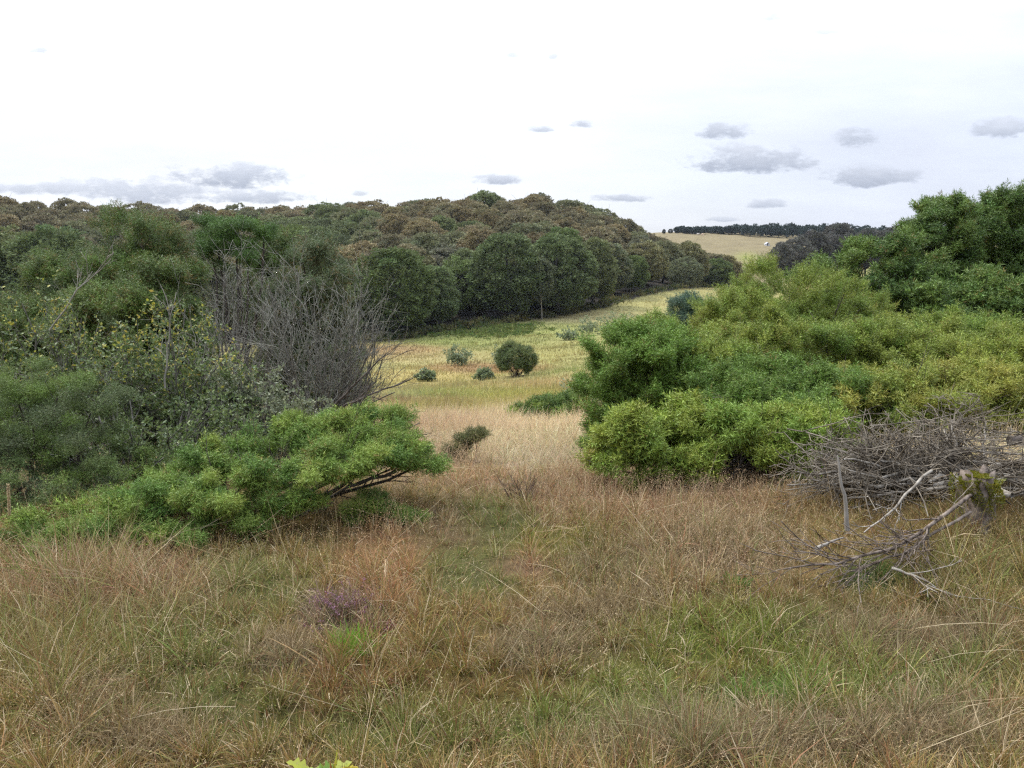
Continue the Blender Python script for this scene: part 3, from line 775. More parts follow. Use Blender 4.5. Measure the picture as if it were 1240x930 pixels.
# ------------------------------------------------------------------ grass
def ribbons(root, d, L, w, bend, k, rng, face=None):
    """blades: start points, lead directions, lengths, widths; k rows"""
    n = len(root); t = np.linspace(0, 1, k)
    side = unit(np.cross(d, rng.normal(0, 1, (n, 3)))) if face is None else face
    hor = unit(np.stack([rng.normal(0, 1, n), rng.normal(0, 1, n), np.zeros(n)], -1))
    P = root[:, None] + d[:, None] * (L[:, None] * t)[..., None] + (hor * (bend * L)[:, None])[:, None] * (t ** 2)[None, :, None]
    P[..., 2] -= (np.abs(bend) * L * .45)[:, None] * (t ** 2.5)[None]
    W = (w[:, None] * np.array([1, .95, .7, .12] if k == 4 else np.linspace(1, .12, k))[None])[..., None] * .5
    V = np.stack([P - side[:, None] * W, P + side[:, None] * W], 2)
    b = (np.arange(n) * k * 2)[:, None]; j = np.arange(k - 1)[None] * 2
    q = np.stack([b + j, b + j + 1, b + j + 3, b + j + 2], -1).reshape(-1, 4)
    return V.reshape(-1, 3), q, P

def sample_roots(n, y0, y1, amax, rng):
    a = rng.uniform(-amax, amax, n); Y = np.exp(rng.uniform(math.log(y0), math.log(y1), n))
    x = a * Y
    return x, Y

def vnoise(x, y, s, seed):
    r = np.random.default_rng(seed); v = 0
    for i in range(5):
        th = r.uniform(0, 2 * PI); f = s * r.uniform(.6, 1.7)
        v = v + np.sin(f * (x * math.cos(th) + y * math.sin(th)) + r.uniform(0, 6.28) + 1.3 * np.sin(f * .6 * (x * math.sin(th) - y * math.cos(th))))
    return v / 5

def patchiness(px, py, sel):
    d = np.full(len(px), 0.0)
    for (cx, cy, rx, ry) in sel:
        d = np.maximum(d, np.exp(-(((px - cx) / rx) ** 2 + ((py - cy) / ry) ** 2)))
    return d

def foreground_grass():
    rng = np.random.default_rng(121)
    # --- leaf blades
    n = 360000
    x, Y = sample_roots(n, 1.7, 16, .82, rng)
    # gather into tussocks
    cell = .16
    cx = (np.floor(x / cell) + .5) * cell; cy = (np.floor(Y / cell) + .5) * cell
    h1 = np.sin(cx * 127.1 + cy * 311.7) * 43758.5; h1 -= np.floor(h1); h2 = np.sin(cx * 269.5 + cy * 183.3) * 24634.6; h2 -= np.floor(h2)
    tx = cx + (h1 - .5) * cell; ty = cy + (h2 - .5) * cell
    pull = np.where(rng.uniform(0, 1, n) < .55, rng.uniform(.3, .85, n), 0)
    x = x + (tx - x) * pull; Y = Y + (ty - Y) * pull
    z = ground_z(x, Y)
    px, py = to_px(np.stack([x, Y, z], -1))
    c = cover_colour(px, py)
    green = np.clip((c[:, 1] - c[:, 0] * .92) / .05, 0, 1)
    tall = patchiness(px, py, [(120, 700, 170, 60), (460, 690, 50, 70), (60, 800, 100, 60), (1180, 690, 80, 60), (800, 600, 160, 40)])
    path = patchiness(px, py, [(610, 600, 40, 40), (600, 640, 60, 40), (575, 700, 60, 50), (610, 770, 70, 60), (640, 860, 70, 60), (900, 820, 140, 50)])
    tus = .6 + .8 * h1 * (pull > 0)
    bank = patchiness(px, py, [(1090, 660, 150, 50), (880, 590, 190, 45), (260, 690, 230, 45), (1200, 600, 80, 60)])
    L = rng.uniform(.05, .17, n) * tus * (1 + .9 * tall) * (1 - .38 * path) * (1 - .4 * bank) * (1 - .55 * patchiness(px, py, [(1060, 600, 120, 50), (1200, 560, 90, 40), (870, 575, 180, 28)]))
    L *= np.clip(1 + .7 * vnoise(x, Y, 2.6, 5) + .35 * vnoise(x, Y, 7, 6), .35, 2)
    far = np.clip((Y - 7) / 6, 0, 1); L *= 1 + .4 * far
    d = unit(rng.normal(0, .42, (n, 3)) * np.array([1, 1, .2]) + np.array([0, 0, 1.0]) + np.stack([(x - tx), (Y - ty), 0 * x], -1) * 3)
    w = np.maximum(rng.uniform(.0014, .0036, n) * np.where(rng.uniform(0, 1, n) < .08, 2.2, 1), Y / 973 * .5)
    # colour of each blade: the patch's own, with dead straw and live green mixed in
    mixr = rng.uniform(0, 1, n)
    cc = c * rng.uniform(.6, 1.6, (n, 1)) * (1 + rng.normal(0, .08, (n, 3)))
    s = mixr < .09; cc[s] = (lin(200, 180, 142) * rng.uniform(.7, 1.3, (n, 1)))[s]
    s = (mixr > .74); g_ = lin(104, 124, 56) * rng.uniform(.7, 1.3, (n, 1)); cc[s] = (cc * .45 + g_ * .55)[s]
    s = (mixr > .63) & (mixr < .74); cc[s] = (lin(134, 96, 66) * rng.uniform(.7, 1.3, (n, 1)))[s]
    cc = np.clip(cc * 1.08, .01, .8)
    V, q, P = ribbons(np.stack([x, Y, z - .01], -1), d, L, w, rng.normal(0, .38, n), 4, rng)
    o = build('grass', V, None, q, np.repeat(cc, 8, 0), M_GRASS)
    tag(o, 'mixed green and straw grass tussocks covering the foreground slope', 'grass', kind='stuff')
    # --- flowering stems with open panicles
    n = 72000
    x, Y = sample_roots(n, 2.1, 42, .8, rng)
    z = ground_z(x, Y); px, py = to_px(np.stack([x, Y, z], -1))
    c = cover_colour(px, py)
    dens = .25 + .75 * patchiness(px, py, [(620, 535, 160, 50), (130, 710, 190, 60), (460, 690, 60, 80), (820, 610, 190, 60), (500, 560, 100, 50), (1100, 650, 160, 50), (870, 680, 120, 60), (90, 810, 140, 60)])
    dens *= .55 + .6 * vnoise(x, Y, 1.6, 9) + .3
    path = patchiness(px, py, [(610, 600, 40, 40), (600, 640, 60, 40), (575, 700, 60, 50), (610, 770, 70, 60), (640, 860, 70, 60), (900, 830, 120, 40)])
    keep = rng.uniform(0, 1, n) < dens * (1 - .75 * path) * np.clip(1 - (Y - 13) / 26, 0, 1)
    keep &= (Y < 14) | (np.abs(x / Y) < .42)
    x, Y, z, c = x[keep], Y[keep], z[keep], c[keep]; n = len(x)
    nearf = np.clip((Y - 2.1) / 3, 0.45, 1)
    bank = patchiness(*to_px(np.stack([x, Y, z], -1)), [(1090, 660, 150, 50), (880, 590, 190, 45), (260, 690, 230, 45), (1200, 600, 80, 60)])
    L = rng.uniform(.17, .38, n) * nearf * (1 - .3 * bank) * (1 - .5 * patchiness(*to_px(np.stack([x, Y, z], -1)), [(1080, 610, 120, 60), (1180, 620, 90, 60), (870, 575, 180, 28)]))
    d = unit(rng.normal(0, .2, (n, 3)) * np.array([1, 1, .1]) + np.array([.06, 0, 1.0]))
    w = np.maximum(.0013, Y / 973 * .38) * np.ones(n)
    straw = mixcols(lin(206, 186, 154), lin(180, 150, 108), n, rng)
    cc = straw * .55 + c * .6
    cc *= rng.uniform(.75, 1.25, (n, 1))
    V, q, P = ribbons(np.stack([x, Y, z], -1), d, L, w, rng.normal(0.05, .3, n), 4, rng)
    g = Geo(); g.add(V, quads=q, col=np.repeat(cc, 8, 0))
    # spikelets round the upper third
    m = 7
    par = np.repeat(np.arange(n), m)
    t = rng.uniform(.62, 1.0, n * m); seg = (t * 2.999); i = seg.astype(int); f = (seg - i)[:, None]
    pp = P[par, i] * (1 - f) + P[par, i + 1] * f
    off = rng.normal(0, 1, (n * m, 3)) * np.array([1, 1, .6]) * (.022 * (1.25 - t) * 2.2)[:, None]
    pos = pp + off
    dd = unit(off + np.array([0, 0, .01]) + rng.normal(0, .01, off.shape))
    sz = np.maximum(rng.uniform(.006, .011, n * m), Y[par] / 973 * .7)
    tri = np.array([[[-.15, 0, 0], [.15, 0, 0], [0, 0, 1.]]])
    V, fc = scatter(tri, pos, frames(dd, rng), sz)
    g.add(V, tris=fc, col=np.repeat(cc[par] * rng.uniform(.85, 1.3, (n * m, 1)), 3, 0))
    o = g.build('flowering_grass', M_GRASS)
    tag(o, 'thin straw-pink flowering grass stems with airy seed heads', 'grass', kind='stuff')
    # --- long fallen stalks lying criss-cross
    n = 230
    x, Y = sample_roots(n, 2.1, 6.5, .75, rng); z = ground_z(x, Y)
    d = unit(np.stack([rng.normal(0, .8, n), rng.normal(0, .4, n), rng.uniform(.25, .9, n)], -1))
    V, q, P = ribbons(np.stack([x, Y, z + .03], -1), d, rng.uniform(.3, .6, n), np.maximum(.0018, Y / 973 * .55), rng.normal(0, .15, n), 4, rng)
    o = build('fallen_stalks', V, None, q, np.repeat(mixcols(lin(216, 198, 160), lin(178, 150, 110), n, rng), 8, 0), M_GRASS)
    tag(o, 'long pale dry stalks lying criss-cross over the foreground grass', 'grass', kind='stuff')
    # --- grey heather and dead twig mats
    n = 13000
    spots = [(880, 905, 160, 26), (1130, 895, 80, 30), (650, 790, 50, 18), (345, 800, 45, 16), (690, 745, 55, 14), (120, 860, 40, 22), (1050, 770, 60, 18), (1150, 770, 50, 14), (180, 905, 60, 20), (860, 665, 50, 14), (760, 735, 50, 16)]
    wts = np.array([s[2] * s[3] for s in spots], float); wts /= wts.sum()
    k = rng.choice(len(spots), n, p=wts)
    S = np.array(spots, float)[k]
    ppx = S[:, 0] + rng.normal(0, .7, n) * S[:, 2]; ppy = S[:, 1] + rng.normal(0, .7, n) * S[:, 3]
    a = (ppx - 620) / F; b_ = -(ppy - 465) / F
    dy = CP + b_ * SP; dz = -SP + b_ * CP
    Y = np.minimum(EYE / np.maximum(-dz / dy, .1), 9); x = a / dy * Y
    z = ground_z(x, Y)
    d = unit(rng.normal(0, .6, (n, 3)) * np.array([1, 1, .3]) + np.array([0, 0, 1.0]))
    cc = mixcols(lin(176, 156, 116), lin(118, 98, 68), n, rng) * rng.uniform(.7, 1.25, (n, 1))
    V, q, P = ribbons(np.stack([x, Y, z], -1), d, rng.uniform(.06, .17, n), np.maximum(.0022, Y / 973 * .6), rng.normal(0, .35, n), 4, rng)
    o = build('heather', V, None, q, np.repeat(cc, 8, 0), M_GRASS)
    tag(o, 'faded grey-brown heather mats among the foreground grass', 'heather', kind='stuff')
foreground_grass()

def meadow_grass():
    rng = np.random.default_rng(131)
    n = 220000
    x, Y = sample_roots(n, 12, 240, .42, rng)
    a = x / Y
    yedge = np.interp(a, [-.9, -.2, -.14, -.02, .1, .2, .27], [118, 122, 129, 143, 160, 196, 240])
    keep = (Y < yedge - 1)
    for fx, fy, fr in FOOT: keep &= (x - fx) ** 2 + ((Y - fy + fr * .5) / 1.6) ** 2 > fr ** 2
    x, Y = x[keep], Y[keep]; n = len(x)
    z = ground_z(x, Y); px, py = to_px(np.stack([x, Y, z], -1))
    c = cover_colour(px, py)
    L = rng.uniform(.18, .5, n) * np.clip(1 + .8 * vnoise(x, Y, .9, 15) + .4 * vnoise(x, Y, 2.3, 16), .3, 2.2) * np.where(Y > 60, .8, 1)
    d = unit(rng.normal(0, .3, (n, 3)) * np.array([1, 1, .2]) + np.array([.1, 0, 1.0]))
    w = np.maximum(.006, Y / 973 * .75)
    cc = c * rng.uniform(.7, 1.35, (n, 1)) * (1 + rng.normal(0, .05, (n, 3))) * (1 + .28 * vnoise(x, Y, .35, 19) + .2 * vnoise(x, Y, 1.2, 20))[:, None] * (1 + .12 * np.stack([vnoise(x, Y, .25, 21), -vnoise(x, Y, .25, 21), 0 * x], -1))
    V, q, P = ribbons(np.stack([x, Y, z - .02], -1), d, L, w, rng.normal(0, .3, n), 3, rng)
    o = build('meadow_grass', V, None, q, np.repeat(np.clip(cc, .01, .8), 6, 0), M_GRASS)
    tag(o, 'straw and yellow-green rough grass of the valley meadow', 'grass', kind='stuff')

# ------------------------------------------------------------------ small plants of the foreground and meadow
def tuft(name, label, cat, px, py, n, L, spread, ca, cb, seed, wid=.003, lean=.35, part='blades', flowers=None):
    rng = np.random.default_rng(seed)
    d = ray(px, py); Y = EYE / (-d[2] / d[1]); x = d[0] / d[1] * Y
    base = np.array([x, Y, gz(x, Y)])
    root = thing(name, label, cat, base)
    off = rng.normal(0, spread, (n, 3)) * np.array([1, 1, 0])
    dd = unit(off * 2.5 / max(spread, .01) * .12 + rng.normal(0, lean, (n, 3)) * np.array([1, 1, .2]) + np.array([0, 0, 1.]))
    V, q, P = ribbons(base + off, dd, rng.uniform(L[0], L[1], n), np.full(n, wid), rng.normal(0, .25, n), 4, rng)
    build(part, V - base, None, q, np.repeat(mixcols(ca, cb, n, rng), 8, 0), M_GRASS, root)
    if flowers is not None:
        m = 16; par = np.repeat(np.arange(n), m)
        s = rng.uniform(0, 1, n) < .5
        t = rng.uniform(.5, 1., n * m) * 2.999; i = t.astype(int); f = (t - i)[:, None]
        pos = P[par, i] * (1 - f) + P[par, i + 1] * f + rng.normal(0, .004, (n * m, 3))
        k = s[par]
        V, fc = scatter(diamond(1, .7), pos[k], frames(rng.normal(0, 1, (k.sum(), 3)), rng), rng.uniform(.005, .009, k.sum()))
        g = Geo(); g.add(V - base, tris=fc, col=np.repeat(mixcols(flowers[0], flowers[1], int(k.sum()), rng), 6, 0)); g.build('flowers', M_LEAF, root)
    return root
HP = (lin(150, 104, 126), lin(132, 94, 102))
tuft('heather_plant', 'purple flowering heather clump in brown grass above the bright green tuft', 'heather', 414, 752, 120, (.08, .16), .05, lin(110, 84, 70), lin(84, 92, 52), 141, flowers=HP, part='stems')
tuft('heather_plant', 'smaller reddish heather sprig right beside the bright green tuft', 'heather', 446, 776, 70, (.05, .1), .03, lin(110, 74, 66), lin(84, 82, 52), 142, flowers=(lin(140, 74, 86), lin(118, 70, 76)), part='stems')
tuft('grass_tuft', 'bright green grass tuft below the purple heather', 'grass tuft', 426, 796, 260, (.06, .13), .035, lin(96, 150, 38), lin(130, 168, 52), 143, .003)
tuft('dry_plant', 'dark brown dried flower heads standing alone in tan grass', 'dry plant', 638, 606, 60, (.1, .24), .05, lin(70, 56, 46), lin(92, 72, 56), 144, .005, flowers=(lin(70, 54, 44), lin(96, 74, 58)), part='stems')
tuft('grass_tuft', 'tall green rush tuft in front of the low juniper at left', 'grass tuft', 82, 712, 70, (.3, .5), .07, lin(110, 130, 62), lin(140, 146, 80), 145, .004, .12)
tuft('herb', 'small dark green leafy herb in tan grass at right centre', 'herb', 890, 716, 60, (.04, .08), .025, lin(66, 108, 36), lin(84, 122, 44), 146, .012, .7, 'leaves')
def reed():
    rng = np.random.default_rng(149)
    p0 = at(14, 668, 4.2); p0[2] = gz(p0[0], 4.2); p1 = at(10, 588, 4.2)
    root = thing('reed_stalk', 'single tall tan grass stalk with a dense spike at the left edge', 'grass stalk', p0)
    k = 8; t = np.linspace(0, 1, k)[:, None]
    P = p0 * (1 - t) + p1 * t
    g = Geo(); g.tube(P[None], np.full((1, k), .0025), 5, lin(190, 160, 110)); g.build('stem', M_GRASS, root, p0)
    n = 500; tt = rng.uniform(.5, 1, n); pos = p0 + (p1 - p0) * tt[:, None]; an = rng.uniform(0, 2 * PI, n)
    d = np.stack([np.cos(an) * .6, np.sin(an) * .6, np.ones(n)], -1)
    V, f = scatter(diamond(1, .3), pos, frames(d, rng), rng.uniform(.012, .02, n))
    g = Geo(); g.add(V, tris=f, col=np.repeat(mixcols(lin(214, 196, 160), lin(196, 176, 140), n, rng), 6, 0)); g.build('spike', M_GRASS, root, p0)
reed()

def oak_leaf(rng):
    """lobed leaf outline, length 1 along y, as a fan of triangles with a folded midrib"""
    out = []
    for s in (1, -1):
        pts = [(0, 0)]
        for i in range(1, 25):
            t = i / 25
            wdt = .30 * math.sin(PI * t ** .8) * (1 + .38 * math.sin(t * 2 * PI * 3.6 + .6)) + .01
            pts.append((s * wdt, t))
        pts.append((0, 1.0))
        for a, b_ in zip(pts[:-1], pts[1:]):
            for (u, v, w_) in (((0, a[1]), a, b_), ((0, a[1]), b_, (0, b_[1]))):
                out.append([[u[0], abs(u[0]) * .25, u[1]], [v[0], abs(v[0]) * .25, v[1]], [w_[0], abs(w_[0]) * .25, w_[1]]])
    T = np.array(out)
    T[..., 1] += -.12 * T[..., 2] ** 2
    return T
def oak_sprout():
    rng = np.random.default_rng(151)
    base = np.array([at(395, 935, 2.2)[0], 2.2, gz(-.5, 2.2)])
    root = thing('oak_sapling', 'yellow-green lobed oak leaves with one red-brown leaf at the bottom edge', 'sapling', base)
    T = oak_leaf(rng)
    c = at(395, 945, 2.2)
    tips = []
    g = Geo(); cols = []
    specs = [((348, 920), -1.2, lin(186, 190, 60)), ((372, 928), -.6, lin(160, 182, 60)), ((392, 925), .1, lin(170, 180, 56)), ((411, 908), .2, lin(196, 196, 70)), ((404, 921), .5, lin(176, 104, 60)),
             ((424, 920), .9, lin(170, 178, 50)), ((434, 926), 1.3, lin(196, 176, 50)), ((380, 938), -.9, lin(130, 164, 54)), ((415, 940), .6, lin(130, 164, 54))]
    w = Geo()
    for (qx, qy), an, cl in specs:
        t = at(qx, qy, 2.2 + rng.uniform(-.03, .03)); st = c + (t - c) * .25
        d = unit((t - st)[None] + rng.normal(0, .01, (1, 3)))
        L = .075 * rng.uniform(.85, 1.2)
        p = t - d * L
        roll = np.array([rng.uniform(-.5, .5)])
        R = frames(d, rng, roll)
        V, f = scatter(T, p, R, np.array([L]))
        lg = Geo(); lg.add(V, tris=f, col=cl * rng.uniform(.62, .8)); lo = lg.build('leaf', M_LEAF, root, base)
        if cl[0] > 2.2 * cl[1]: lo['label'] = 'red-brown oak leaf'
        tt = np.linspace(0, 1, 5)[:, None]
        w.tube((np.array([base[0], base[1], base[2]]) * (1 - tt) + p * tt)[None], np.full((1, 5), .0018), 5, (1, 1, 1))
    w.build('stems', M_BARK, root, base)
oak_sprout()

# edge leaves at right
def edge_leaf():
    rng = np.random.default_rng(152)
    base = np.array([at(1238, 720, 4.2)[0], 4.2, gz(at(1238, 720, 4.2)[0], 4.2)])
    root = thing('leafy_sprout', 'small sprout with two rounded green leaves at the right photo edge', 'sprout', base)
    g = Geo(); w = Geo()
    for (qx, qy), cl in (((1228, 676), lin(104, 128, 84)), ((1234, 662), lin(110, 140, 56)), ((1240, 690), lin(120, 134, 60)), ((1246, 672), lin(100, 126, 60)), ((1240, 712), lin(150, 160, 50))):
        t = at(qx, qy, 4.15); d = unit(np.array([[rng.uniform(-1, .3), -.4, .3]]))
        V, f = scatter(diamond(1, .8, .2), t[None] - d * .03, frames(d, rng, np.array([rng.uniform(-.4, .4)])), np.array([.075]))
        lg = Geo(); lg.add(V, tris=f, col=cl); lg.build('leaf', M_LEAF, root, base)
        tt = np.linspace(0, 1, 5)[:, None]; w.tube((base * (1 - tt) + (t - d[0] * .03) * tt)[None], np.full((1, 5), .002), 5)
    w.build('stems', M_BARK, root, base)
edge_leaf()

# meadow shrubs
def small_juniper(name, lab, px, py, Y, w, top, nl, lr, per, T, size, ca, cb, sd, depth=.8, lift=.35, tmin=-.6, cat='juniper bush', group=None):
    return juniper(name, lab, px, Y, w, top, nl, lr, per, T, size, ca, cb, sd, group, depth, lift, tmin, cat=cat, r0=.02, twigs=False)
p = at(625, 457, 60)
small_juniper('juniper_bush', 'lone dark round juniper standing in the middle of the meadow', 625, 457, 60, 46, 415, 70, .3, 45, SPRAY_FAR, (.22, .4), lin(84, 100, 56), lin(112, 120, 68), 161, .9, .5, -.8)
small_juniper('juniper_bush', 'low green juniper mat at the thicket foot beside pink grass', 684, 507, 18, 132, 476, 60, .15, 60, SPRAY_FAR, (.12, .2), DARK_A, LEFT_B, 162, .5, .3)
small_juniper('juniper_bush', 'bluish green juniper left of the thicket top, before the wooded hill', 834, 395, 42, 50, 352, 60, .4, 60, SPRAY_FAR, (.25, .4), lin(84, 106, 86), lin(106, 126, 90), 163, .9, .55, -.9)
b = at(562, 560, 7.2); b[2] = gz(b[0], b[1])
juniper_custom('juniper_seedling', 'thin dull green juniper sprig sprouting alone from the pink grass', b,
    [(545, 546, 7.2, .06), (560, 538, 7.2, .07), (575, 530, 7.2, .06), (583, 527, 7.2, .04), (552, 552, 7.2, .05)], 26, SPRAY_NEAR, (.07, .12), lin(92, 98, 56), lin(120, 116, 66), 164, .006)
WA, WB = lin(112, 126, 90), lin(148, 156, 112)
GW = 'grey-leaved willow shrubs in the meadow'
for lab, px, Y, w, top, sd in (
    ('grey willow shrub nearest left of the lone juniper, round and small', 586, 60, 24, 446, 171),
    ('grey willow shrub farther back and left of the lone juniper', 555, 78, 32, 418, 172),
    ('grey willow shrub at the end of the bare boughs', 515, 62, 24, 448, 173),
    ('grey willow shrub tucked directly behind the lone juniper', 608, 74, 20, 418, 174),
    ('largest grey willow in the row near the top of the meadow', 712, 108, 54, 384, 175),
    ('left low grey willow of the row near the top of the meadow', 686, 104, 34, 398, 176),
    ('right far willow of the row near the top of the meadow, against the thicket', 748, 118, 50, 376, 177),
    ('sparse silvery willow sapling right above the low green juniper mat', 700, 26, 54, 452, 178),
    ('grey willow at the meadow top right, against the last trees of the wood', 884, 190, 46, 345, 180),
    ('low grey willow at the meadow top right, left of another grey willow', 838, 165, 40, 358, 181),
    ('hazy grey willow beneath the far field, just left of the thicket top', 858, 120, 54, 349, 179)):
    leafy_shrub('willow_shrub', lab, px, Y, w, top, 16, 1500 if Y > 30 else 500, (.14, .28) if Y > 30 else (.06, .1), WA, WB, sd, 'willow shrub', GW)

meadow_grass()

# ------------------------------------------------------------------ woodland
def tree_proto(seed, R=5.6, H=13.5, nl=70, lr=1.55, per=85, low=.06, shape='dome', tr=.32):
    rng = np.random.default_rng(seed)
    z = np.zeros(3)
    if shape == 'cone':
        n = nl; t = rng.uniform(0, 1, n) ** .8; ph = rng.uniform(0, 2 * PI, n)
        r = R * (1 - t) * rng.uniform(.75, 1.05, n)
        C = np.stack([r * np.cos(ph), r * np.sin(ph), H * (low + (1 - low) * t)], -1)
        Rl = np.stack([lr * (1.1 - .6 * t)] * 2 + [lr * .6 * np.ones(n)], -1)
        D = unit(np.stack([np.cos(ph), np.sin(ph), np.full(n, .2)], -1))
    else:
        C, Rl, D = dome_lobes(z + [0, 0, H * low], R, R, H * (1 - low), nl, lr, rng, .42, .12, -.85, (.84, 1.0), .7)
    g = Geo()
    cols = np.ones((len(C), 3)) * rng.uniform(.8, 1.2, (len(C), 1)) * (1 + rng.normal(0, .05, (len(C), 3)))
    T = [diamond(1, .42, .2), diamond(1, .6, .2)]
    foliage(g, C, Rl, D, int(per * 2.3), T, (.28, .62), cols, rng, outw=.7, lean=.5, up=-.25, noise=.4, shell=.6, hemi=-.5)
    crown = np.concatenate(g.V), np.concatenate(g.T), np.concatenate(g.C)
    w = Geo(); k = 8; t = np.linspace(0, 1, k)
    P = np.stack([.25 * np.sin(t * 3 + seed), .2 * np.cos(t * 4 + seed), t * H * .8], -1)
    w.tube(P[None], (tr * (1 - .75 * t))[None], 8)
    P1, R1 = grow(P[None], (tr * (1 - .75 * t))[None], 16, .2, .95, R * .5, R * .95, .5, 1.2, 6, .1, rng, .12, .5)
    w.tube(P1, R1, 5)
    return crown, (np.concatenate(w.V), np.concatenate(w.Q), np.concatenate(w.C))

def mesh_of(name, V, T, Q, C, mat):
    o = build(name, V, T, Q, C, mat); me = o.data
    bpy.data.objects.remove(o); return me
PROTO = []
for s in range(7):
    (cV, cT, cC), (wV, wQ, wC) = tree_proto(200 + s, R=(4.8, 6.6, 5.4, 7.2, 5.9, 5.1, 6.2)[s], H=13.0 + .6 * (s % 4), nl=170 + 8 * s, lr=.95 + .06 * (s % 3), per=44)
    PROTO.append((mesh_of('crown', cV, cT, None, cC, M_CROWN), mesh_of('trunk', wV, None, wQ, wC, M_TRUNK), 13.0 + .6 * (s % 4)))
(cV, cT, cC), (wV, wQ, wC) = tree_proto(230, R=3.0, H=13, nl=60, lr=1.1, per=70, low=.04, shape='cone')
CONE = (mesh_of('crown', cV, cT, None, cC, M_CROWN), mesh_of('trunk', wV, None, wQ, wC, M_TRUNK), 13.0)
(cV, cT, cC), (wV, wQ, wC) = tree_proto(231, R=3.3, H=14, nl=70, lr=.8, per=22, low=.25, tr=.15)
BIRCH = (mesh_of('crown', cV, cT, None, cC, M_CROWN), mesh_of('trunk', wV, None, wQ, wC, M_PALEBARK), 14.0)

def plant(proto, x, Y, s, col, label, group, name='beech_tree', cat='tree', sz=1.0, rz=None, z=None):
    r = thing(name, label, cat, (x, Y, (gz(x, Y) if z is None else z) - .15), group, RNG.uniform(0, 6.28) if rz is None else rz)
    r.scale = (s, s, s * sz)
    for me, nm in ((proto[0], 'crown'), (proto[1], 'trunk')):
        o = bpy.data.objects.new(nm, me); COL.objects.link(o); o.parent = r
        o.color = (*[float(v) for v in col], 1) if nm == 'crown' else (1, 1, 1, 1)
    return r

RUST = lin(140, 121, 84); BROWN = lin(132, 121, 90); OLIVE = lin(118, 122, 84); GREEN = lin(100, 118, 66); BLUE = lin(96, 112, 74); GREY = lin(124, 126, 104); ORANGE = lin(142, 126, 86)
CN = {'rust': (RUST, 'rusty'), 'brown': (BROWN, 'brown'), 'olive': (OLIVE, 'olive'), 'green': (GREEN, 'green'), 'blue': (BLUE, 'bluish'), 'grey': (GREY, 'greyish'), 'orange': (ORANGE, 'tawny')}

def edgeY(a): return float(np.interp(a, [-.9, -.2, -.14, -.02, .1, .2, .27], [118, 122, 129, 143, 160, 196, 240]))
used_labels = {}
def place_label(col, x, Y, s, base_h, zone):
    z = gz(x, Y); px, py = to_px(np.array([x, Y, z + base_h * s * .8]))
    lab = f'{CN[col][1]} beech {zone}, {px / 12.4:.1f}% across and {py / 9.3:.0f}% down the photo'
    return lab

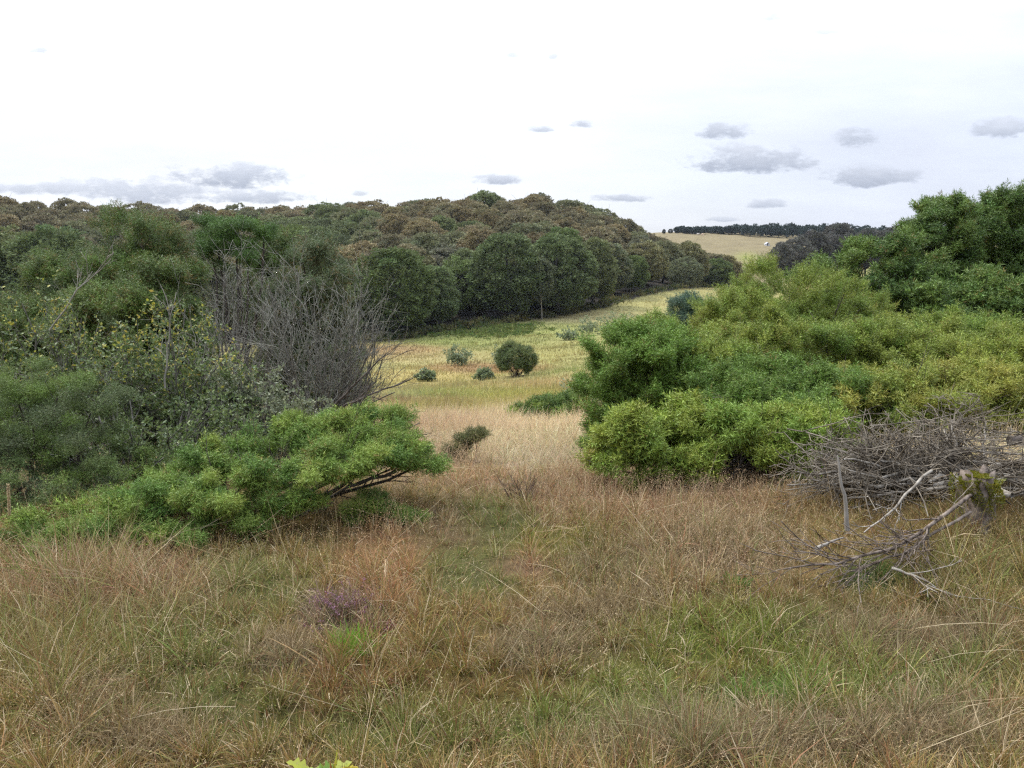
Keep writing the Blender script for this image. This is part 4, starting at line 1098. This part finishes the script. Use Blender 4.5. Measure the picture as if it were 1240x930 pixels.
def woodland():
    rng = np.random.default_rng(300)
    spots = []
    # front row along the meadow, then rows up the slope
    Yrow = 0.0; row = 0
    while Yrow < 190:
        step = 8.6 + min(Yrow, 150) * .03
        a = -.72
        while a < .275:
            Yb = edgeY(a) + 4 + Yrow
            a_step = (8.9 + Yrow * .022) / Yb
            aa = a + rng.uniform(-.3, .3) * a_step; YY = Yb + rng.uniform(-.32, .32) * step
            a += a_step
            spots.append((aa * YY, YY, row))
        Yrow += step; row += 1
    out = []
    for x, Y, row in spots:
        a = x / Y
        if a > .268: continue
        ridge = float(np.interp(a, [-.7, -.64, -.5, -.4, -.3, -.17, 0, .06, .14, .2, .27], [250, 248, 268, 345, 330, 308, 288, 280, 290, 302, 275]))
        if Y > ridge + 12: continue
        z = gz(x, Y); px, py = to_px(np.array([x, Y, z + 13]))
        if px < -30 or px > 890: continue
        # hidden behind the near thickets
        if px < 240 and py > 385: continue
        out.append((x, Y, row, px, py))
    print('woodland trees', len(out))
    for x, Y, row, px, py in out:
        a = x / Y
        u = rng.uniform()
        h01 = np.clip((Y - edgeY(a)) / 110, 0, 1)
        if row == 0: col = 'green' if u < .5 else 'blue' if u < .8 else 'olive' if u < .92 else 'grey'
        elif row <= 2: col = 'green' if u < .28 else 'blue' if u < .4 else 'olive' if u < .66 else 'grey' if u < .74 else 'brown' if u < .88 else 'rust'
        else: col = 'rust' if u < .36 else 'brown' if u < .66 else 'olive' if u < .8 else 'orange' if u < .86 else 'green' if u < .96 else 'grey'
        # a dark green fold in the hill and a browner hill on the left
        if 330 < px < 470 and 255 < py < 292: col = 'green' if u < .55 else 'blue' if u < .8 else 'olive'
        if px < 230 and row > 1: col = 'brown' if u < .55 else 'rust' if u < .85 else 'olive'
        if px > 730 and row > 0: col = 'brown' if u < .5 else 'rust' if u < .7 else 'olive' if u < .85 else 'grey'
        s = rng.uniform(.84, 1.14) * (1.05 if row == 0 else 1)
        if row == 0 and 540 < px < 610: s *= 1.2; col = 'green'
        if row == 0: s *= rng.uniform(.72, 1.16)
        if row > 3: s = .97 + (s - .97) * .5
        if row == 0 and px > 760: s *= .82
        if a > .14: s *= .85
        zone = 'at the foot of the wood' if row == 0 else 'low on the hill wood' if row <= 2 else 'midway up the hill wood' if h01 < .75 else 'high on the hill wood'
        if px < 230 and row: zone = zone.replace('hill wood', 'left hill')
        pr = PROTO[rng.integers(0, len(PROTO))]
        c = (CN[col][0] * .52 + (lin(112, 118, 74) if row <= 1 else lin(124, 120, 90)) * .48) * rng.uniform(.85, 1.15) * (1.3 if row else 1.2)
        grp = 'green beeches along the foot of the wood' if row == 0 else 'beeches on the wooded hill'
        r_ = plant(pr, x, Y, s, c, place_label(col, x, Y, s, pr[2], zone), grp, rz=rng.uniform(0, 6.28), sz=rng.uniform(.95, 1.05))
        k_ = 1.1 if row > 1 else 1.04
        r_.scale = (r_.scale[0] * k_ * rng.uniform(.85, 1.18), r_.scale[1] * k_ * rng.uniform(.85, 1.18), r_.scale[2])
    # singular trees
    p = at(84, 310, 172); plant(CONE, p[0], 172, .5, lin(40, 58, 66), 'small dark blue-green spruce among brown crowns on the left hill', None, 'spruce_tree', 'spruce', z=at(84, 312, 172)[2])
    p = at(655, 390, 146); plant(BIRCH, p[0], 147, .86, lin(120, 126, 92), 'pale slender birch with bare light trunk at the foot of the wood', None, 'birch_tree', 'birch')
woodland()

def right_wood():
    rng = np.random.default_rng(310)
    gw = lin(108, 106, 96)
    L = ['dark grey-brown tree at the left end of the grey wood beside the far field', 'second dark tree from the left end of the grey wood', 'middle grey tree of the wood behind the thicket mounds', 'grey tree under the thin bare treetop on the skyline',
         'tallest thin-topped tree breaking the skyline over the grey wood', 'grey tree right of the skyline tree', 'brownish tree at the right end of the grey wood, beside the tall dark junipers', 'low brown tree half hidden by the open dark juniper', 'brown tree just left of the pointed dark juniper']
    for lab, (px, top, Y, s) in zip(L, [(948, 292, 205, .88), (966, 284, 212, .9), (985, 277, 220, .95), (1003, 278, 226, 1.0), (1018, 266, 235, 1.0), (1034, 280, 222, .95), (1052, 274, 230, 1.0), (1072, 276, 215, .95), (1092, 268, 225, 1.0)]):
        pr = PROTO[rng.integers(0, 7)]
        t = at(px, top, Y)
        z0 = gz(t[0], Y); s2 = (t[2] - z0) / pr[2]
        plant(pr, t[0], Y, s2 * .92, gw * rng.uniform(.85, 1.15), lab, 'grey trees of the wood behind the right thicket', sz=1.08, rz=rng.uniform(0, 6), name='woodland_tree')
right_wood()

def far_wood():
    rng = np.random.default_rng(320)
    g = Geo()
    T = [diamond(1, .6, .2)]
    n = 60
    for i in range(n):
        u = i / (n - 1); px = 822 + (1095 - 822) * u + rng.uniform(-2, 2)
        Y = 530 - 40 * u + rng.uniform(0, 25)
        top = np.interp(px, [820, 848, 870, 900, 940, 1000, 1095], [281, 276, 274, 272, 270.5, 272, 275]) + rng.uniform(-1.2, 1.6)
        t = at(px, top, Y); z0 = gz(t[0], Y); h = max(4, t[2] - z0)
        C, Rl, D = dome_lobes(np.array([t[0], Y, z0]), 4.2, 4.2, h, 26, 1.4, rng, .4, .1, -.8)
        foliage(g, C, Rl, D, 22, T, (.8, 1.4), np.tile(lin(58, 70, 62) * rng.uniform(.8, 1.2), (len(C), 1)), rng, up=-.1, shell=.6)
    o = g.build('far_wood', M_FAR)
    tag(o, 'dark band of distant woodland along the top of the pale field', 'wood', kind='stuff')
far_wood()
for i, (px, top, w) in enumerate([(804, 278, 6), (812, 277, 5), (820, 275, 5), (829, 277.5, 5), (835, 275, 7)]):
    t = at(px, top, 528); z0 = gz(t[0], 528); s = max(.25, (t[2] - z0) / 13.3)
    plant(PROTO[i], t[0], 528, s, lin(56, 68, 58), ['leftmost tiny tree on the far field skyline', 'tiny tree second from the left on the far field skyline', 'tiny round tree midway along the far field skyline', 'tiny low tree just before the far wood begins', 'tiny tree touching the left end of the far dark wood'][i],
          'tiny trees on the skyline of the far field', 'far_tree', 'tree')

# bracken and scrub along the foot of the wood
def undergrowth():
    rng = np.random.default_rng(330); g = Geo()
    n = 240
    a = rng.uniform(-.25, .26, n); Y = np.array([edgeY(v) for v in a]) + rng.uniform(-3.5, 3, n)
    x = a * Y; z = ground_z(x, Y)
    r = rng.uniform(.5, 1.3, n)
    C = np.stack([x, Y, z + r * .4], -1); Rl = np.stack([r * 1.4, r, r * .8], -1); D = np.tile([[0, 0, 1.]], (n, 1))
    cols = mixcols(lin(70, 88, 54), lin(118, 108, 66), n, rng)
    foliage(g, C, Rl, D, 26, [diamond(1, .5, .2)], (.4, .8), cols, rng)
    o = g.build('undergrowth', M_FAR); tag(o, 'rough bracken and scrub along the shaded foot of the wood', 'undergrowth', kind='stuff')
    # strips of bracken in the meadow
    g = Geo(); n = 500
    sp = np.array([(560, 404, 85, 6), (600, 398, 50, 5), (600, 405, 20, 3)], float)[rng.integers(0, 3, n)]
    ppx = sp[:, 0] + rng.normal(0, .5, n) * sp[:, 2]; ppy = sp[:, 1] + rng.normal(0, .5, n) * sp[:, 3]
    P = []
    for u, v in zip(ppx, ppy):
        d = ray(u, v); ys = np.linspace(60, 160, 80); zz = EYE + d[2] / d[1] * ys; gg = ground_z(d[0] / d[1] * ys, ys)
        k = np.argmax(zz < gg)
        if k: P.append((d[0] / d[1] * ys[k], ys[k], gg[k] + .15))
    C = np.array(P); n = len(C); r = rng.uniform(.25, .55, n)
    foliage(g, C, np.stack([r * 1.6, r * 1.2, r * .7], -1), np.tile([[0, 0, 1.]], (n, 1)), 22, [diamond(1, .5, .2)], (.25, .5), mixcols(lin(90, 112, 56), lin(122, 126, 70), n, rng), rng)
    o = g.build('bracken', M_FAR); tag(o, 'green bracken patches in the upper meadow below the wood', 'bracken', kind='stuff')
undergrowth()

# ------------------------------------------------------------------ cattle and the white hut in the far field
def body_skin(verts, edges, radii, name, mat, parent):
    me = bpy.data.meshes.new(name); me.from_pydata(verts, edges, [])
    o = bpy.data.objects.new(name, me); COL.objects.link(o); o.parent = parent
    sk = o.modifiers.new('skin', 'SKIN'); sk.use_smooth_shade = True
    for v, r in zip(me.skin_vertices[0].data, radii): v.radius = (r, r)
    me.skin_vertices[0].data[0].use_root = True
    ss = o.modifiers.new('sub', 'SUBSURF'); ss.levels = 1; ss.render_levels = 1
    me.materials.append(mat); return o
def flat_mat(name, c, r=.8):
    m, nt = mat_nodes(name); out = N(nt, 'ShaderNodeOutputMaterial'); p = N(nt, 'ShaderNodeBsdfPrincipled'); p.inputs['Roughness'].default_value = r
    no = N(nt, 'ShaderNodeTexNoise'); no.inputs['Scale'].default_value = 3
    tc = N(nt, 'ShaderNodeTexCoord'); nt.links.new(tc.outputs['Object'], no.inputs['Vector'])
    rp = N(nt, 'ShaderNodeValToRGB'); rp.color_ramp.elements[0].color = (*(c * .85), 1); rp.color_ramp.elements[1].color = (*np.clip(c * 1.1, 0, .9), 1)
    nt.links.new(no.outputs['Fac'], rp.inputs[0]); nt.links.new(rp.outputs[0], p.inputs['Base Color']); nt.links.new(p.outputs[0], out.inputs[0]); return m
def cow(label, px, py, Y, colr, rz):
    t = at(px, py, Y); z = gz(t[0], Y)
    root = thing('cow', label, 'cow', (t[0], Y, z), 'pale cattle in the far field', rz)
    v = [(0, 0, 1.0), (.55, 0, 1.02), (-.6, 0, 1.05), (.85, 0, 1.15), (1.1, 0, 1.1), (1.38, 0, .95),
         (.55, .2, .75), (.55, .2, .4), (.55, .2, .03), (.55, -.2, .75), (.57, -.2, .4), (.6, -.2, .03),
         (-.65, .2, .75), (-.72, .2, .45), (-.68, .2, .03), (-.65, -.2, .75), (-.72, -.2, .45), (-.66, -.2, .03), (-.85, 0, 1.1), (-.95, 0, .6)]
    e = [(0, 1), (0, 2), (1, 3), (3, 4), (4, 5), (1, 6), (6, 7), (7, 8), (1, 9), (9, 10), (10, 11), (2, 12), (12, 13), (13, 14), (2, 15), (15, 16), (16, 17), (2, 18), (18, 19)]
    r = [.4, .36, .36, .22, .17, .1, .13, .08, .06, .13, .08, .06, .16, .08, .06, .16, .08, .06, .06, .03]
    body_skin(v, e, r, 'body', flat_mat('cow_hide', colr), root)
cow('pale cow grazing at the left, on the far field under the dark wood', 845, 284.5, 515, lin(214, 204, 190), .3)
cow('tan and white cow just right of the pale cow in the far field', 851, 284.5, 512, lin(206, 176, 146), 2.6)
def hut():
    t = at(929, 293, 470); base = np.array([t[0], 470, gz(t[0], 470)])
    root = thing('hut', 'tiny white gabled hut at the right end of the far field', 'hut', base)
    w, d, h, e = 1.2, 1.3, .8, 1.7
    V = np.array([(-w, -d, -.3), (w, -d, -.3), (w, d, -.3), (-w, d, -.3), (-w, -d, h), (w, -d, h), (w, d, h), (-w, d, h), (0, -d, e), (0, d, e)])
    g = Geo(); g.add(V, [[4, 5, 8], [6, 7, 9]], [[0, 1, 5, 4], [1, 2, 6, 5], [2, 3, 7, 6], [3, 0, 4, 7]]); g.build('wall', flat_mat('white_paint', np.array([.8, .8, .8])), root)
    r = Geo()
    for s in (-1, 1):
        a = np.array([(s * (w + .2), -d - .2, h - .15), (s * (w + .2), d + .2, h - .15), (0, d + .2, e + .06), (0, -d - .2, e + .06)])
        r.add(np.vstack([a, a + [0, 0, .1]]), quads=[[0, 1, 2, 3], [7, 6, 5, 4], [0, 4, 5, 1], [1, 5, 6, 2], [2, 6, 7, 3], [3, 7, 4, 0]])
    r.build('roof', flat_mat('pale_roof', lin(206, 206, 210)), root)
    dr = Geo(); dr.add(np.array([(-.4, -d - .03, 0), (.4, -d - .03, 0), (.4, -d - .03, 1.3), (-.4, -d - .03, 1.3), (-.4, -d, 0), (.4, -d, 0), (.4, -d, 1.3), (-.4, -d, 1.3)]) , quads=[[0, 1, 2, 3], [0, 4, 5, 1], [1, 5, 6, 2], [2, 6, 7, 3], [3, 7, 4, 0]])
    dr.build('door', flat_mat('dark_door', lin(90, 84, 78)), root)
hut()

# ------------------------------------------------------------------ haze
HAZE = 0.00007      # the air in the photograph is nearly clear
def haze():
    V = np.array([(-620, -40, -60), (620, -40, -60), (620, 640, -60), (-620, 640, -60), (-620, -40, 60), (620, -40, 60), (620, 640, 60), (-620, 640, 60)], float)
    q = [[0, 3, 2, 1], [4, 5, 6, 7], [0, 1, 5, 4], [1, 2, 6, 5], [2, 3, 7, 6], [3, 0, 4, 7]]
    m, nt = mat_nodes('air'); out = N(nt, 'ShaderNodeOutputMaterial'); v = N(nt, 'ShaderNodeVolumePrincipled')
    v.inputs['Density'].default_value = HAZE; v.inputs['Color'].default_value = (.86, .92, 1, 1)
    nt.links.new(v.outputs[0], out.inputs['Volume'])
    o = build('haze', V, None, q, None, m); tag(o, 'thin blue-grey air over the whole valley', 'haze', kind='stuff')
if HAZE: haze()

# ------------------------------------------------------------------ sky
SUN_EL, SUN_AZ = math.radians(52), math.radians(-62)      # azimuth from +Y towards +X
def sky():
    w = bpy.data.worlds.new('World'); sc.world = w; w.use_nodes = True
    nt = w.node_tree
    for n in list(nt.nodes): nt.nodes.remove(n)
    out = N(nt, 'ShaderNodeOutputWorld'); bg = N(nt, 'ShaderNodeBackground')
    st = N(nt, 'ShaderNodeTexSky'); st.sky_type = 'NISHITA'; st.sun_disc = False
    st.sun_elevation = SUN_EL; st.sun_rotation = SUN_AZ
    sm = N(nt, 'ShaderNodeMix', data_type='RGBA', blend_type='MULTIPLY'); sm.inputs[0].default_value = 1; sm.inputs[7].default_value = (.1, .1, .1, 1)
    nt.links.new(st.outputs[0], sm.inputs[6])
    tc = N(nt, 'ShaderNodeTexCoord'); sep = N(nt, 'ShaderNodeSeparateXYZ'); nt.links.new(tc.outputs['Generated'], sep.inputs[0])
    def math_(op, a, b=None, c=None, clamp=False):
        n = N(nt, 'ShaderNodeMath', operation=op); n.use_clamp = clamp
        for i, v in enumerate((a, b, c)):
            if v is None: continue
            if isinstance(v, (int, float)): n.inputs[i].default_value = v
            else: nt.links.new(v, n.inputs[i])
        return n.outputs[0]
    yy = math_('MAXIMUM', sep.outputs[1], .03)
    u = math_('DIVIDE', sep.outputs[0], yy); v = math_('DIVIDE', sep.outputs[2], yy)
    cmb = N(nt, 'ShaderNodeCombineXYZ'); nt.links.new(u, cmb.inputs[0]); nt.links.new(math_('MULTIPLY', v, 2.2), cmb.inputs[1])
    def noise(s, det, vec, rough=.55):
        n = N(nt, 'ShaderNodeTexNoise'); n.inputs['Scale'].default_value = s; n.inputs['Detail'].default_value = det; n.inputs['Roughness'].default_value = rough
        nt.links.new(vec, n.inputs['Vector']); return n.outputs['Fac']
    # thin bright cloud sheet over the blue
    sheet = noise(2.4, 4, tc.outputs['Generated'])
    mr = N(nt, 'ShaderNodeMapRange'); nt.links.new(sheet, mr.inputs[0]); mr.inputs[1].default_value = .25; mr.inputs[2].default_value = .6; mr.inputs[3].default_value = .72; mr.inputs[4].default_value = .98
    dv = N(nt, 'ShaderNodeVectorMath', operation='DOT_PRODUCT'); nt.links.new(tc.outputs['Generated'], dv.inputs[0])
    dv.inputs[1].default_value = (math.sin(math.radians(-12)) * math.cos(math.radians(16)), math.cos(math.radians(-12)) * math.cos(math.radians(16)), math.sin(math.radians(16)))
    gl = N(nt, 'ShaderNodeMapRange', interpolation_type='SMOOTHSTEP'); nt.links.new(dv.outputs['Value'], gl.inputs[0]); gl.inputs[1].default_value = .80; gl.inputs[2].default_value = 1.0
    white = N(nt, 'ShaderNodeMix', data_type='RGBA'); nt.links.new(gl.outputs[0], white.inputs[0])
    white.inputs[6].default_value = (.46, .49, .57, 1); white.inputs[7].default_value = (.57, .588, .63, 1)
    # away from the bright side the cloud is thinner and bluer
    bk = N(nt, 'ShaderNodeMapRange', interpolation_type='SMOOTHSTEP'); nt.links.new(dv.outputs['Value'], bk.inputs[0]); bk.inputs[1].default_value = -.5; bk.inputs[2].default_value = .72
    wb = N(nt, 'ShaderNodeMix', data_type='RGBA'); nt.links.new(bk.outputs[0], wb.inputs[0]); wb.inputs[6].default_value = (.19, .22, .29, 1); nt.links.new(white.outputs[2], wb.inputs[7])
    zen = math_('ADD', math_('MULTIPLY', math_('POWER', math_('MAXIMUM', sep.outputs[2], 0.0), 2.0), 5.2), 1.0)
    st2 = N(nt, 'ShaderNodeCombineXYZ'); nt.links.new(math_('MULTIPLY', u, 1.2), st2.inputs[0]); nt.links.new(math_('MULTIPLY', v, 6.0), st2.inputs[1])
    n3 = noise(2.2, 6, st2.outputs[0], .6)
    zen = math_('MULTIPLY', zen, math_('MULTIPLY_ADD', n3, .5, .76))
    wz = N(nt, 'ShaderNodeVectorMath', operation='SCALE'); nt.links.new(wb.outputs[2], wz.inputs[0]); nt.links.new(zen, wz.inputs['Scale'])
    base = N(nt, 'ShaderNodeMix', data_type='RGBA'); nt.links.new(mr.outputs[0], base.inputs[0]); nt.links.new(sm.outputs[2], base.inputs[6]); nt.links.new(wz.outputs[0], base.inputs[7])
    # small grey cumulus, each at its own direction
    n1 = noise(20, 6, cmb.outputs[0], .62); n2 = noise(60, 5, cmb.outputs[0], .65)
    nn = math_('ADD', math_('MULTIPLY', math_('SUBTRACT', n1, .5), 4.2), math_('MULTIPLY', math_('SUBTRACT', n2, .5), 2.0))
    clouds = [(908, 198, 82, 22, 1), (875, 160, 34, 12, .85), (1035, 168, 26, 16, .75), (1055, 215, 62, 16, .95), (1220, 158, 50, 16, .75), (930, 248, 22, 8, .8), (750, 241, 38, 7, .85), (603, 219, 32, 8, .9),
              (655, 157, 18, 5, .7), (700, 151, 20, 6, .8), (872, 266, 22, 4, .6), (50, 61, 12, 5, .5), (620, 67, 10, 5, .4), (670, 69, 7, 5, .5), (437, 235, 12, 5, .6), (280, 218, 80, 20, .95), (180, 235, 120, 20, .8), (310, 240, 75, 12, .85), (60, 230, 90, 10, .7), (935, 22, 14, 7, .35), (1000, 40, 22, 4, .3)]
    acc = None; shd = None
    for px, py, rx, ry, s in clouds:
        d = ray(px, py); u0, v0 = d[0] / d[1], d[2] / d[1]
        du = math_('MULTIPLY', math_('SUBTRACT', u, float(u0)), F / rx); dvv = math_('MULTIPLY', math_('SUBTRACT', v, float(v0)), F / ry)
        # flatter below than above
        bot = math_('MULTIPLY', math_('MINIMUM', dvv, 0), .6)
        dvv = math_('ADD', dvv, bot)
        r2 = math_('ADD', math_('MULTIPLY', du, du), math_('MULTIPLY', dvv, dvv))
        m = math_('ADD', math_('SUBTRACT', .95, r2), nn)
        sms = N(nt, 'ShaderNodeMapRange', interpolation_type='SMOOTHSTEP'); nt.links.new(m, sms.inputs[0]); sms.inputs[1].default_value = -.2; sms.inputs[2].default_value = .95; sms.inputs[4].default_value = s
        sh_ = math_('MULTIPLY', sms.outputs[0], math_('MULTIPLY_ADD', dvv, .42, .45, clamp=True))
        shd = sh_ if shd is None else math_('MAXIMUM', shd, sh_)
        acc = sms.outputs[0] if acc is None else math_('MAXIMUM', acc, sms.outputs[0])
    front = math_('GREATER_THAN', sep.outputs[1], .05)
    acc = math_('MULTIPLY', acc, front)
    grey = N(nt, 'ShaderNodeMix', data_type='RGBA'); nt.links.new(math_('ADD', math_('DIVIDE', shd, math_('MAXIMUM', acc, .02)), math_('MULTIPLY', math_('SUBTRACT', n1, .5), 1.2), clamp=True), grey.inputs[0]); grey.inputs[6].default_value = (.205, .235, .30, 1); grey.inputs[7].default_value = (.44, .47, .535, 1)
    fin = N(nt, 'ShaderNodeMix', data_type='RGBA'); nt.links.new(acc, fin.inputs[0]); nt.links.new(base.outputs[2], fin.inputs[6]); nt.links.new(grey.outputs[2], fin.inputs[7])
    nt.links.new(fin.outputs[2], bg.inputs[0]); bg.inputs[1].default_value = 1.0
    nt.links.new(bg.outputs[0], out.inputs[0])
sky()
sl = bpy.data.lights.new('sun', 'SUN'); sl.energy = 1.5; sl.angle = math.radians(10); sl.color = (1, .96, .9)
so = bpy.data.objects.new('sun', sl); COL.objects.link(so)
dvec = Vector((-math.sin(SUN_AZ) * math.cos(SUN_EL), -math.cos(SUN_AZ) * math.cos(SUN_EL), -math.sin(SUN_EL)))
so.rotation_euler = dvec.to_track_quat('-Z', 'Y').to_euler()

# ------------------------------------------------------------------ camera and view
cam = bpy.data.cameras.new('camera'); co = bpy.data.objects.new('camera', cam); COL.objects.link(co)
cam.sensor_width = 36; cam.lens = F / 1240 * 36; cam.clip_end = 6000; cam.clip_start = .05
co.location = (0, 0, EYE); co.rotation_euler = (PI / 2 - PITCH, 0, 0)
sc.camera = co
sc.view_settings.view_transform = 'Standard'; sc.view_settings.look = 'None'; sc.view_settings.exposure = 0.8; sc.view_settings.gamma = 1
sc.cycles.filter_width = 1.3
sc.cycles.use_denoising = False
sc.cycles.volume_bounces = 0
sc.cycles.max_bounces = 6; sc.cycles.diffuse_bounces = 2; sc.cycles.glossy_bounces = 1; sc.cycles.transmission_bounces = 3; sc.cycles.transparent_max_bounces = 4
